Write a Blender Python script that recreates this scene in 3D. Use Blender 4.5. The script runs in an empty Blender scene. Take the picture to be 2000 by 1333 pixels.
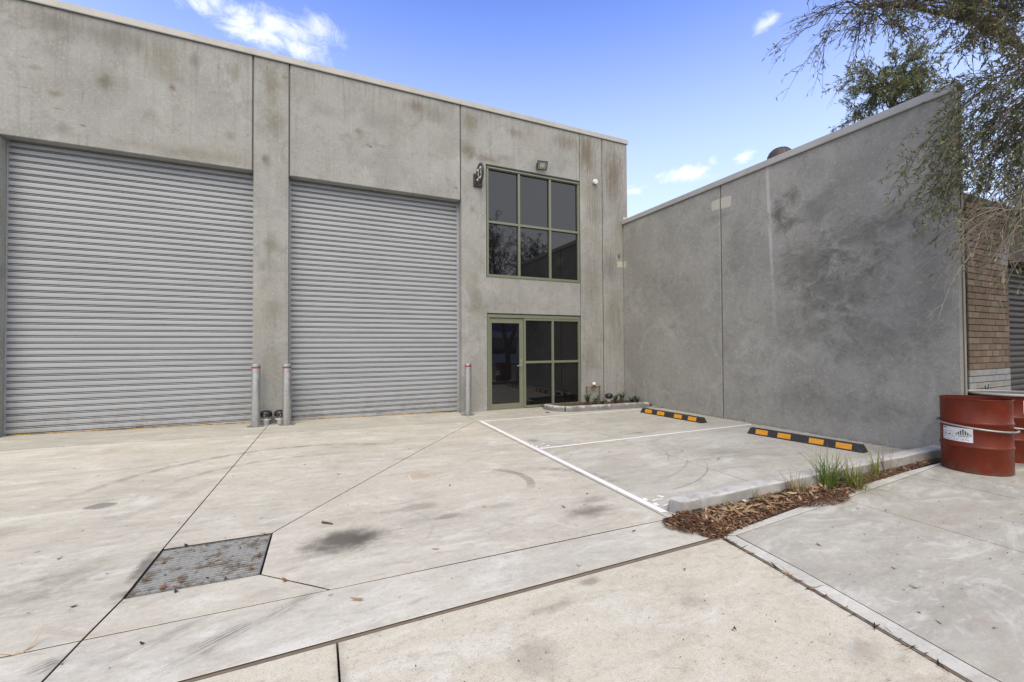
import bpy, bmesh, math, random
import numpy as np
from mathutils import Vector, Matrix

R = math.radians
random.seed(7)
rng = np.random.default_rng(11)
scene = bpy.context.scene
COL = scene.collection

# ------------------------------------------------------------------ camera
YAW, PITCH, ROLL = 0.4295, 0.015467, -0.00573
CAMP = Vector((0.0, -8.9006, 1.4))
fw0 = Vector((math.sin(YAW), math.cos(YAW), 0))
rt = Vector((math.cos(YAW), -math.sin(YAW), 0))
up0 = Vector((0, 0, 1))
fwd = fw0 * math.cos(PITCH) + up0 * math.sin(PITCH)
u0 = up0 * math.cos(PITCH) - fw0 * math.sin(PITCH)
right = rt * math.cos(ROLL) + u0 * math.sin(ROLL)
upv = u0 * math.cos(ROLL) - rt * math.sin(ROLL)
cd = bpy.data.cameras.new('camera')
cam = bpy.data.objects.new('camera', cd)
COL.objects.link(cam)
cd.sensor_width = 36
cd.lens = 36 * 840.05 / 2000
cd.clip_start = 0.05
cd.clip_end = 3000
m3 = Matrix((right, upv, -fwd)).transposed()
cam.matrix_world = Matrix.Translation(CAMP) @ m3.to_4x4()
scene.camera = cam

# ------------------------------------------------------------------ exposure
vs = scene.view_settings
vs.view_transform = 'Standard'
vs.look = 'None'
vs.gamma = 1
vs.use_curve_mapping = False
vs.exposure = 1.42
SUN_EL, SUN_DIR = R(52), Vector((-0.30, -0.62, 0))
SUN_STRENGTH, SUN_ANGLE, SKY_STRENGTH = 1.1, R(42), 0.150

# ------------------------------------------------------------------ node helpers
class NT:
    def __init__(s, tree):
        s.t = tree
    def n(s, typ, **kw):
        nd = s.t.nodes.new(typ)
        for k, v in kw.items():
            setattr(nd, k, v)
        return nd
    def put(s, sock, v):
        if isinstance(v, bpy.types.NodeSocket):
            s.t.links.new(v, sock)
        elif v is not None:
            if sock.type == 'RGBA' and len(v) == 3:
                v = (*v, 1)
            sock.default_value = v
    def math(s, op, a, b=None, c=None, clamp=False):
        nd = s.n('ShaderNodeMath', operation=op, use_clamp=clamp)
        for i, v in enumerate((a, b, c)):
            if v is not None:
                s.put(nd.inputs[i], v)
        return nd.outputs[0]
    def mul(s, a, b): return s.math('MULTIPLY', a, b)
    def add(s, a, b): return s.math('ADD', a, b)
    def mx(s, a, b): return s.math('MAXIMUM', a, b)
    def vm(s, op, a, b=None):
        nd = s.n('ShaderNodeVectorMath', operation=op)
        s.put(nd.inputs[0], a)
        if b is not None:
            s.put(nd.inputs[1], b)
        return nd.outputs['Value'] if op in ('LENGTH', 'DOT_PRODUCT', 'DISTANCE') else nd.outputs[0]
    def noise(s, vec, scale, detail=4, rough=0.55, dist=0.0, col=False):
        nd = s.n('ShaderNodeTexNoise')
        s.put(nd.inputs['Vector'], vec)
        s.put(nd.inputs['Scale'], scale)
        s.put(nd.inputs['Detail'], detail)
        s.put(nd.inputs['Roughness'], rough)
        s.put(nd.inputs['Distortion'], dist)
        return nd.outputs['Color' if col else 'Fac']
    def vor(s, vec, scale, feature='F1'):
        nd = s.n('ShaderNodeTexVoronoi', feature=feature)
        s.put(nd.inputs['Vector'], vec)
        s.put(nd.inputs['Scale'], scale)
        return nd.outputs['Distance']
    def mix(s, fac, a, b, blend='MIX'):
        nd = s.n('ShaderNodeMix', data_type='RGBA', blend_type=blend)
        s.put(nd.inputs[0], fac)
        s.put(nd.inputs[6], a)
        s.put(nd.inputs[7], b)
        return nd.outputs[2]
    def sm(s, x, a, b, lo=0.0, hi=1.0):
        nd = s.n('ShaderNodeMapRange', interpolation_type='SMOOTHSTEP')
        s.put(nd.inputs[0], x)
        if a > b:
            a, b, lo, hi = b, a, hi, lo
        for i, v in ((1, a), (2, b), (3, lo), (4, hi)):
            nd.inputs[i].default_value = v
        return nd.outputs[0]
    def pos(s):
        return s.n('ShaderNodeNewGeometry').outputs['Position']
    def sep(s, v):
        nd = s.n('ShaderNodeSeparateXYZ')
        s.put(nd.inputs[0], v)
        return nd.outputs
    def blob(s, vec, c, r, edge=0.45, warp=None):
        """soft elliptical mark: 1 inside, 0 outside"""
        d = s.vm('MULTIPLY', s.vm('SUBTRACT', vec, c), tuple(1.0 / q if q else 0.0 for q in r))
        l = s.vm('LENGTH', d)
        if warp is not None:
            l = s.add(l, warp)
        return s.sm(l, 1.0, edge)
    def bump(s, h, dist=0.01, strength=1.0, prev=None):
        nd = s.n('ShaderNodeBump')
        nd.inputs['Strength'].default_value = strength
        nd.inputs['Distance'].default_value = dist
        s.put(nd.inputs['Height'], h)
        if prev is not None:
            s.put(nd.inputs['Normal'], prev)
        return nd.outputs[0]

def material(name, color=(0.5, 0.5, 0.5), rough=0.6, metal=0.0, spec=0.5, ior=None):
    m = bpy.data.materials.new(name)
    m.use_nodes = True
    b = m.node_tree.nodes['Principled BSDF']
    b.inputs['Base Color'].default_value = (*color, 1)
    b.inputs['Roughness'].default_value = rough
    b.inputs['Metallic'].default_value = metal
    b.inputs['Specular IOR Level'].default_value = spec
    if ior:
        b.inputs['IOR'].default_value = ior
    return m, NT(m.node_tree), b

# ------------------------------------------------------------------ world
world = bpy.data.worlds.new('World')
scene.world = world
world.use_nodes = True
W = NT(world.node_tree)
bg = world.node_tree.nodes['Background']
sky = W.n('ShaderNodeTexSky', sky_type='NISHITA')
sky.sun_disc = False
sky.sun_elevation = SUN_EL
sky.sun_rotation = math.atan2(SUN_DIR.x, SUN_DIR.y)
sky.air_density = 1.0
sky.dust_density = 0.6
sky.ozone_density = 2.2
dirv = W.n('ShaderNodeTexCoord').outputs['Generated']
wn = W.noise(dirv, 7.0, 8, 0.66, 0.6, col=True)
wv = W.vm('MULTIPLY', W.vm('SUBTRACT', wn, (0.5, 0.5, 0.5)), (0.14, 0.14, 0.075))
wdir = W.vm('ADD', dirv, wv)
wn2 = W.noise(W.vm('MULTIPLY', dirv, (1, 1, 1.8)), 17.0, 7, 0.68, 0.8)
clouds = None
def cl(c, r, amt):
    global clouds
    d = W.vm('MULTIPLY', W.vm('SUBTRACT', wdir, c), tuple(1 / q for q in r))
    l = W.add(W.vm('LENGTH', d), W.mul(W.math('SUBTRACT', wn2, 0.5), 2.2))
    k = W.mul(W.sm(l, 1.2, -0.15), amt)
    clouds = k if clouds is None else W.mx(clouds, k)
cl((-0.162, 0.820, 0.552), (0.042, 0.042, 0.026), 0.85)
cl((-0.120, 0.828, 0.545), (0.045, 0.045, 0.024), 0.9)
cl((-0.090, 0.838, 0.537), (0.040, 0.040, 0.022), 0.85)
cl((-0.060, 0.828, 0.556), (0.050, 0.050, 0.022), 0.75)
cl((-0.020, 0.832, 0.553), (0.045, 0.045, 0.020), 0.65)
cl((0.012, 0.826, 0.562), (0.030, 0.030, 0.020), 0.6)
cl((-0.020, 0.845, 0.532), (0.045, 0.045, 0.017), 0.7)
cl((0.691, 0.478, 0.543), (0.026, 0.026, 0.010), 0.6)
cl((0.682, 0.641, 0.353), (0.060, 0.060, 0.016), 0.9)
cl((0.660, 0.660, 0.351), (0.035, 0.035, 0.012), 0.8)
cl((0.617, 0.708, 0.340), (0.030, 0.030, 0.010), 0.75)
cl((0.754, 0.546, 0.366), (0.025, 0.025, 0.010), 0.75)
cl((0.715, 0.590, 0.372), (0.012, 0.012, 0.008), 0.6)
# thin overcast sheet over the other half of the sky (what the tinted windows mirror)
dx = W.sep(dirv)
sheet = W.sm(W.add(dx[1], W.mul(W.math('SUBTRACT', W.noise(dirv, 2.5, 5, 0.6), 0.5), 0.5)), 0.22, -0.28)
skyc = W.mix(0.0, sky.outputs[0], (1, 1, 1))
hs = W.n('ShaderNodeHueSaturation')
hs.inputs['Saturation'].default_value = 1.26
hs.inputs['Hue'].default_value = 0.522
hs.inputs['Value'].default_value = 0.88
W.put(hs.inputs['Color'], skyc)
skyc = W.mix(W.sm(dx[2], 0.74, 0.20, 0.0, 0.74), hs.outputs[0], (2.35, 2.72, 3.3))
skyc = W.mix(W.mul(sheet, 0.9), skyc, (3.7, 3.75, 3.9))
skyc = W.mix(clouds, skyc, (3.3, 3.35, 3.5))
W.put(bg.inputs['Color'], skyc)
bg.inputs['Strength'].default_value = SKY_STRENGTH

# ------------------------------------------------------------------ sun
sd = bpy.data.lights.new('sun', 'SUN')
sd.energy = SUN_STRENGTH
sd.angle = SUN_ANGLE
sd.color = (1.0, 0.87, 0.72)
sun = bpy.data.objects.new('sun', sd)
COL.objects.link(sun)
sdv = SUN_DIR.normalized() * math.cos(SUN_EL) + Vector((0, 0, math.sin(SUN_EL)))
sun.rotation_euler = (-sdv).to_track_quat('-Z', 'Y').to_euler()
sun.location = (-6, -14, 14)

# ------------------------------------------------------------------ object helpers
def tag(o, label=None, cat=None, group=None, kind=None):
    if label: o['label'] = label
    if cat: o['category'] = cat
    if group: o['group'] = group
    if kind: o['kind'] = kind
    return o

def empty(name, loc=(0, 0, 0), rz=0.0, **kw):
    o = bpy.data.objects.new(name, None)
    o.empty_display_size = 0.2
    o.location = loc
    o.rotation_euler = (0, 0, rz)
    COL.objects.link(o)
    return tag(o, **kw)

def link_mesh(name, me, parent=None, loc=None):
    o = bpy.data.objects.new(name, me)
    COL.objects.link(o)
    if parent: o.parent = parent
    if loc: o.location = loc
    return o

def from_bm(name, bm, m, parent=None, smooth=False, loc=None):
    bmesh.ops.recalc_face_normals(bm, faces=bm.faces)
    me = bpy.data.meshes.new(name)
    bm.to_mesh(me)
    bm.free()
    me.materials.append(m)
    if smooth:
        me.polygons.foreach_set('use_smooth', [True] * len(me.polygons))
        try:
            me.set_sharp_from_angle(angle=R(38))
        except Exception:
            pass
    return link_mesh(name, me, parent, loc)

def from_arrays(name, V, F, m, parent=None, tint=None, smooth=False, loc=None):
    me = bpy.data.meshes.new(name)
    V = np.asarray(V, dtype=np.float32)
    if isinstance(F, np.ndarray):
        k = F.shape[1]
        me.vertices.add(len(V))
        me.vertices.foreach_set('co', V.ravel())
        me.loops.add(F.size)
        me.loops.foreach_set('vertex_index', F.ravel().astype(np.int32))
        me.polygons.add(len(F))
        me.polygons.foreach_set('loop_start', np.arange(0, F.size, k, dtype=np.int32))
        me.update(calc_edges=True)
    else:
        me.from_pydata(V.tolist(), [], F)
    if tint is not None:
        at = me.attributes.new('tint', 'FLOAT_COLOR', 'POINT')
        c = np.ones((len(V), 4), dtype=np.float32)
        c[:, :3] = tint
        at.data.foreach_set('color', c.ravel())
    me.materials.append(m)
    if smooth:
        me.polygons.foreach_set('use_smooth', [True] * len(me.polygons))
    return link_mesh(name, me, parent, loc)

def add_box(bm, lo, hi, bev=0.0, seg=1):
    x0, y0, z0 = lo
    x1, y1, z1 = hi
    vs_ = [bm.verts.new(c) for c in ((x0, y0, z0), (x1, y0, z0), (x1, y1, z0), (x0, y1, z0), (x0, y0, z1), (x1, y0, z1), (x1, y1, z1), (x0, y1, z1))]
    fs = [bm.faces.new([vs_[i] for i in q]) for q in ((0, 3, 2, 1), (4, 5, 6, 7), (0, 1, 5, 4), (1, 2, 6, 5), (2, 3, 7, 6), (3, 0, 4, 7))]
    if bev:
        es = list({e for f in fs for e in f.edges})
        bmesh.ops.bevel(bm, geom=es, offset=bev, segments=seg, affect='EDGES', profile=0.5)
    return vs_

def box(name, lo, hi, m, parent=None, bev=0.0, seg=1):
    bm = bmesh.new()
    add_box(bm, lo, hi, bev, seg)
    return from_bm(name, bm, m, parent)

def add_lathe(bm, prof, seg=32, c=(0, 0, 0), cap0=True, cap1=True):
    rings = []
    for r, z in prof:
        rings.append([bm.verts.new((c[0] + r * math.cos(2 * math.pi * i / seg), c[1] + r * math.sin(2 * math.pi * i / seg), c[2] + z)) for i in range(seg)])
    for a, b in zip(rings, rings[1:]):
        for i in range(seg):
            j = (i + 1) % seg
            bm.faces.new((a[i], a[j], b[j], b[i]))
    if cap0: bm.faces.new(rings[0][::-1])
    if cap1: bm.faces.new(rings[-1])

def lathe(name, prof, m, parent=None, seg=32, c=(0, 0, 0), cap0=True, cap1=True):
    bm = bmesh.new()
    add_lathe(bm, prof, seg, c, cap0, cap1)
    return from_bm(name, bm, m, parent, smooth=True)

def add_tube(bm, pts, rad, sides=8, closed=False, caps=True):
    pts = [Vector(p) for p in pts]
    n = len(pts)
    rings = []
    ref = Vector((0, 0, 1))
    for i, p in enumerate(pts):
        a = pts[(i - 1) % n] if closed or i > 0 else p
        b = pts[(i + 1) % n] if closed or i < n - 1 else p
        t = (b - a).normalized()
        if abs(t.dot(ref)) > 0.95:
            ref = Vector((1, 0, 0)) if abs(t.x) < 0.8 else Vector((0, 1, 0))
        x = t.cross(ref).normalized()
        y = x.cross(t).normalized()
        r = rad[i] if isinstance(rad, (list, tuple)) else rad
        rings.append([bm.verts.new(p + x * r * math.cos(2 * math.pi * k / sides) + y * r * math.sin(2 * math.pi * k / sides)) for k in range(sides)])
    pairs = list(zip(rings, rings[1:])) + ([(rings[-1], rings[0])] if closed else [])
    for a, b in pairs:
        for k in range(sides):
            j = (k + 1) % sides
            bm.faces.new((a[k], a[j], b[j], b[k]))
    if caps and not closed:
        bm.faces.new(rings[0][::-1])
        bm.faces.new(rings[-1])

def tube(name, pts, rad, m, parent=None, sides=10, closed=False):
    bm = bmesh.new()
    add_tube(bm, pts, rad, sides, closed)
    return from_bm(name, bm, m, parent, smooth=True)

def inset_poly(poly, d):
    n = len(poly)
    out = []
    for i in range(n):
        p0, p1, p2 = (Vector(poly[(i + k - 1) % n][:2]) for k in range(3))
        e0 = (p1 - p0).normalized()
        e1 = (p2 - p1).normalized()
        n0 = Vector((-e0.y, e0.x))
        n1 = Vector((-e1.y, e1.x))
        den = 1 + n0.dot(n1)
        out.append(p1 + (n0 + n1) * (d / max(den, 0.2)))
    return out

def ccw(poly):
    a = sum(poly[i][0] * poly[(i + 1) % len(poly)][1] - poly[(i + 1) % len(poly)][0] * poly[i][1] for i in range(len(poly)))
    return poly if a > 0 else poly[::-1]

def tz(x, y):
    """the yard rises a little towards the left roller door and falls to the drain"""
    return 0.016 * min(7.5, max(0.0, 2.8 - x)) * max(0.0, min(1.0, (y + 5.1) / 4.1))

# ------------------------------------------------------------------ materials
def ground_concrete(name, c1, c2, agg=0.25, marks=None, streak=0.6):
    m, N, b = material(name, rough=0.8, spec=0.3)
    p = N.pos()
    big = N.noise(p, 0.75, 6, 0.62, 0.4)
    st = N.noise(N.vm('MULTIPLY', p, (0.9, 3.4, 1)), 1.6, 7, 0.68, 1.2)
    fine = N.noise(p, 60, 3, 0.7)
    mid = N.noise(p, 7, 5, 0.6)
    f = N.sm(N.add(N.mul(big, 0.5), N.mul(st, 0.5 * streak + 0.2)), 0.36, 0.74)
    col = N.mix(f, c1, c2)
    col = N.mix(N.sm(st, 0.52, 0.78, 0, 0.42), col, (0.235, 0.215, 0.185))
    col = N.mix(N.sm(N.noise(N.vm('MULTIPLY', p, (0.7, 1.6, 1)), 2.2, 7, 0.7, 2.0), 0.52, 0.72, 0, 0.5), col, tuple(min(0.9, q * 1.22) for q in c1))
    col = N.mix(N.sm(mid, 0.56, 0.8, 0, 0.35), col, (0.30, 0.27, 0.225))
    # fine trowel swirls
    sw = N.noise(N.vm('MULTIPLY', p, (2.0, 9.0, 1)), 3.0, 5, 0.6, 2.5)
    col = N.mix(N.sm(sw, 0.55, 0.72, 0, 0.28), col, (0.56, 0.53, 0.48))
    # blotchy fine dirt, rubbed pale patches
    bl = N.noise(N.vm('MULTIPLY', p, (1.3, 2.4, 1)), 5.5, 8, 0.74, 0.9)
    col = N.mix(N.sm(bl, 0.53, 0.70, 0, 0.50), col, (0.255, 0.222, 0.175))
    col = N.mix(N.sm(bl, 0.46, 0.32, 0, 0.42), col, (0.56, 0.545, 0.50))
    col = N.mix(N.sm(N.noise(p, 1.7, 5, 0.65, 0.8), 0.54, 0.72, 0, 0.22), col, (0.40, 0.33, 0.25))
    wp = N.noise(N.vm('MULTIPLY', p, (0.8, 1.7, 1)), 1.25, 8, 0.72, 1.4)
    col = N.mix(N.sm(wp, 0.50, 0.66, 0, 0.50), col, (0.57, 0.555, 0.50))
    col = N.mix(N.sm(wp, 0.47, 0.30, 0, 0.50), col, (0.30, 0.255, 0.20))
    gr_ = N.noise(p, 34, 6, 0.75)
    col = N.mix(N.sm(gr_, 0.50, 0.66, 0, 0.30), col, (0.25, 0.222, 0.18))
    col = N.mix(N.sm(N.noise(p, 16, 7, 0.78, 0.5), 0.50, 0.66, 0, 0.16), col, (0.27, 0.235, 0.185))
    # aggregate specks, pits
    sp = N.noise(p, 190, 2, 0.5)
    col = N.mix(N.sm(sp, 0.58, 0.72, 0, agg), col, (0.13, 0.11, 0.09))
    pit = N.sm(N.vor(p, 11), 0.045, 0.02)
    pit = N.mul(pit, N.sm(N.noise(p, 3.1, 2), 0.45, 0.6))
    col = N.mix(N.mul(pit, 0.75), col, (0.08, 0.065, 0.05))
    if marks:
        col = marks(N, p, col)
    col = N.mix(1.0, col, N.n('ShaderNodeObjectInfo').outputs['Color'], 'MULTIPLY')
    col = N.mix(1.0, col, (1.105, 1.135, 1.15), 'MULTIPLY')
    N.put(b.inputs['Base Color'], col)
    N.put(b.inputs['Roughness'], N.sm(mid, 0.3, 0.8, 0.62, 0.9))
    hgt = N.add(N.mul(fine, 0.5), N.mul(sp, 0.9 if agg > 0.4 else 0.35))
    N.put(b.inputs['Normal'], N.bump(hgt, 0.004, 0.6))
    return m

def yard_marks(N, p, col):
    wz = N.vm('MULTIPLY', p, (1, 1, 0))
    w = N.mul(N.math('SUBTRACT', N.noise(p, 6, 4, 0.65), 0.5), 1.5)
    w2 = N.mul(N.math('SUBTRACT', N.noise(p, 15, 5, 0.7), 0.5), 2.0)
    def stain(c, r, amt, color, edge=0.3, warp=w):
        nonlocal col
        k = N.blob(wz, (*c, 0), (*r, 0), edge, warp)
        col = N.mix(N.mul(k, amt), col, color)
    dk, oil = (0.085, 0.072, 0.058), (0.045, 0.038, 0.03)
    stain((0.20, -5.50), (0.37, 0.27), 0.80, oil, 0.30, N.mul(w, 0.7))
    stain((0.30, -5.52), (0.30, 0.14), 0.35, oil, 0.1)
    stain((2.14, -5.82), (0.36, 0.17), 0.62, dk, 0.05)
    stain((2.30, -5.60), (0.30, 0.12), 0.35, dk, 0.05)
    stain((1.00, -5.40), (0.16, 0.07), 0.45, dk)
    stain((0.84, -5.08), (0.22, 0.12), 0.35, dk)
    stain((1.05, -4.15), (0.26, 0.20), 0.40, (0.30, 0.17, 0.07), 0.1)
    stain((-1.72, -3.9), (0.13, 0.09), 0.70, (0.12, 0.11, 0.10), 0.7, N.mul(w2, 0.25))
    stain((-1.55, -5.5), (0.42, 0.30), 0.30, dk, 0.05, w2)
    stain((-1.35, -5.3), (0.25, 0.30), 0.25, dk, 0.05, w2)
    stain((-1.0, -5.35), (0.07, 0.32), 0.75, dk, 0.2, N.mul(w2, 0.5))
    stain((-0.96, -5.72), (0.10, 0.08), 0.6, dk, 0.2, w2)
    stain((2.99, -3.13), (0.13, 0.12), 0.60, (0.12, 0.105, 0.085), 0.35, w2)
    stain((4.55, -2.12), (0.20, 0.05), 0.5, dk, 0.2, w2)
    stain((4.80, -3.36), (0.18, 0.05), 0.5, dk, 0.2, w2)
    stain((0.8, -2.4), (0.9, 0.14), 0.22, dk, 0.05, w2)
    stain((4.9, -4.9), (0.6, 0.4), 0.25, dk, 0.05, w2)
    stain((5.4, -2.0), (0.9, 0.6), 0.2, (0.2, 0.2, 0.2), 0.05, w2)
    stain((5.6, -4.2), (0.9, 0.9), 0.25, (0.62, 0.61, 0.58), 0.05, w2)
    # brushed oil fan on the strip in front of the drain
    for c, r, a in (((-0.42, -6.40), (0.30, 0.09), 0.45), ((-0.10, -6.22), (0.24, 0.07), 0.45), ((-0.66, -6.26), (0.28, 0.06), 0.35), ((-1.08, -6.28), (0.10, 0.09), 0.5)):
        d = N.vm('SUBTRACT', wz, (*c, 0))
        xx = N.vm('DOT_PRODUCT', d, (0.83, 0.56, 0))
        yy = N.vm('DOT_PRODUCT', d, (-0.56, 0.83, 0))
        cmb = N.n('ShaderNodeCombineXYZ')
        N.put(cmb.inputs[0], N.mul(xx, 1 / r[0]))
        N.put(cmb.inputs[1], N.mul(yy, 1 / r[1]))
        k = N.sm(N.add(N.vm('LENGTH', cmb.outputs[0]), w), 1.0, 0.1)
        brush = N.sm(N.noise(N.vm('MULTIPLY', cmb.outputs[0], (0.5, 4, 1)), 2, 4), 0.35, 0.65)
        col = N.mix(N.mul(N.mul(k, brush), a * 1.9), col, (0.10, 0.085, 0.072))
    drip = N.sm(N.add(N.vor(p, 2.3), N.mul(N.math('SUBTRACT', N.noise(p, 40, 3), 0.5), 0.06)), 0.045, 0.025)
    col = N.mix(N.mul(drip, 0.45), col, (0.11, 0.095, 0.08))
    # tyre tracks: part of a ring, with tread bars
    def arc(c, rad, width, a0, a1, amt, tread=0, color=(0.10, 0.09, 0.08)):
        nonlocal col
        d = N.vm('SUBTRACT', wz, (*c, 0))
        l = N.vm('LENGTH', d)
        dd = N.math('ABSOLUTE', N.math('SUBTRACT', l, rad))
        k = N.sm(dd, width, width * 0.6)
        am, ah = (a0 + a1) / 2, abs(a1 - a0) / 2
        x = N.vm('DOT_PRODUCT', d, (math.cos(R(am)), math.sin(R(am)), 0))
        y = N.vm('DOT_PRODUCT', d, (-math.sin(R(am)), math.cos(R(am)), 0))
        ang = N.math('ARCTAN2', y, x)
        fade = N.sm(N.math('ABSOLUTE', ang), R(ah), R(ah) * 0.35)
        k = N.mul(k, fade)
        if tread:
            t = N.math('SINE', N.add(N.mul(ang, tread), N.mul(l, 14)))
            k = N.mul(k, N.sm(t, -0.9, 0.1, 0.45, 1.0))
        k = N.mul(k, N.sm(N.noise(p, 5, 4, 0.7), 0.30, 0.55, 0.55, 1.0))
        col = N.mix(N.mul(k, amt), col, color)
    arc((-0.15, -4.20), 2.03, 0.060, 40, 182, 0.46, 40)
    arc((-0.15, -4.20), 1.44, 0.055, 62, 160, 0.36, 36)
    arc((1.55, -4.72), 0.52, 0.055, -55, 75, 0.60, 60)
    arc((1.9, -5.3), 0.95, 0.07, -20, 80, 0.32, 40)
    arc((-2.2, -3.35), 1.2, 0.10, -70, 0, 0.16, 0)
    arc((3.05, -4.05), 1.65, 0.012, -95, -36, 0.5)
    arc((2.9, -3.55), 1.90, 0.010, -88, -36, 0.35)
    arc((3.2, -3.9), 1.22, 0.011, -60, -8, 0.42)
    arc((4.3, -7.9), 2.9, 0.03, 60, 105, 0.16)
    arc((0.4, -5.45), 0.45, 0.02, -90, 90, 0.12)
    # pale scratches in the yard near the rust mark
    stain((0.93, -4.22), (0.012, 0.14), 0.7, (0.55, 0.52, 0.45), 0.6, None)
    stain((0.90, -4.36), (0.16, 0.008), 0.5, (0.55, 0.50, 0.42), 0.6, None)
    return col

def apron_marks(N, p, col):
    w = N.mul(N.math('SUBTRACT', N.noise(p, 7, 4, 0.7), 0.5), 1.8)
    for c, r, a in (((1.50, -6.72), (0.10, 0.05), 0.5), ((1.16, -6.85), (0.22, 0.06), 0.35), ((0.9, -7.15), (0.2, 0.2), 0.3), ((1.9, -7.12), (0.13, 0.1), 0.4), ((2.3, -7.75), (0.2, 0.12), 0.35), ((0.10, -6.85), (0.05, 0.3), 0.35)):
        k = N.blob(N.vm('MULTIPLY', p, (1, 1, 0)), (*c, 0), (*r, 0), 0.1, w)
        col = N.mix(N.mul(k, a), col, (0.12, 0.10, 0.085))
    return col

M_yard = ground_concrete('yard_concrete', (0.450, 0.420, 0.350), (0.335, 0.312, 0.262), 0.25, yard_marks)
M_apron = ground_concrete('apron_concrete', (0.48, 0.442, 0.355), (0.385, 0.350, 0.275), 0.75, apron_marks, 0.3)
M_path = ground_concrete('path_concrete', (0.365, 0.347, 0.298), (0.27, 0.256, 0.22), 0.28)
M_band = ground_concrete('edge_band_concrete', (0.43, 0.412, 0.362), (0.38, 0.365, 0.32), 0.14)

def wall_concrete(name, base, dark, warm, marks=None, pit=0.5, bumpd=0.006, vertical=True):
    m, N, b = material(name, rough=0.85, spec=0.25)
    p = N.pos()
    n1 = N.noise(p, 1.1, 6, 0.6, 0.5)
    n2 = N.noise(p, 4.5, 6, 0.65)
    col = N.mix(N.sm(n1, 0.38, 0.66), base, tuple(q * 0.82 for q in base))
    col = N.mix(N.sm(N.noise(p, 2.3, 8, 0.74, 0.8), 0.50, 0.68, 0, 0.60), col, dark)
    col = N.mix(N.sm(N.noise(N.vm('MULTIPLY', p, (1, 1, 0.7)), 1.6, 7, 0.7, 1.0), 0.52, 0.68, 0, 0.45), col, tuple(min(1, q * 1.28) for q in base))
    col = N.mix(N.sm(N.noise(p, 0.9, 5, 0.6, 0.3), 0.50, 0.68, 0, 0.55), col, warm)
    if vertical:
        s = N.noise(N.vm('MULTIPLY', p, (7, 7, 0.35)), 1.6, 5, 0.65)
        col = N.mix(N.sm(s, 0.52, 0.72, 0, 0.40), col, tuple(q * 0.62 for q in warm))
        s2 = N.noise(N.vm('MULTIPLY', p, (16, 16, 0.5)), 1.3, 4, 0.6)
        col = N.mix(N.sm(s2, 0.58, 0.75, 0, 0.30), col, tuple(min(1, q * 1.35) for q in base))
    fine = N.noise(p, 55, 4, 0.7)
    col = N.mix(N.sm(fine, 0.47, 0.66, 0, 0.42), col, tuple(q * 0.62 for q in base))
    col = N.mix(N.sm(N.noise(p, 11, 8, 0.78, 0.4), 0.50, 0.68, 0, 0.38), col, tuple(q * 0.66 for q in warm))
    col = N.mix(N.sm(N.noise(p, 26, 4, 0.65), 0.52, 0.68, 0, 0.48), col, tuple(min(1, q * 1.30) for q in base))
    hole = N.mul(N.sm(N.vor(p, 9), 0.05, 0.02), N.sm(N.noise(p, 2.2, 3), 0.47, 0.60))
    col = N.mix(N.mul(hole, pit), col, tuple(q * 0.25 for q in base))
    if marks:
        col = marks(N, p, col)
    N.put(b.inputs['Base Color'], col)
    h = N.add(N.add(N.mul(n2, 0.7), N.mul(fine, 0.35)), N.mul(hole, -0.6))
    N.put(b.inputs['Normal'], N.bump(h, bumpd, 0.7))
    return m

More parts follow.
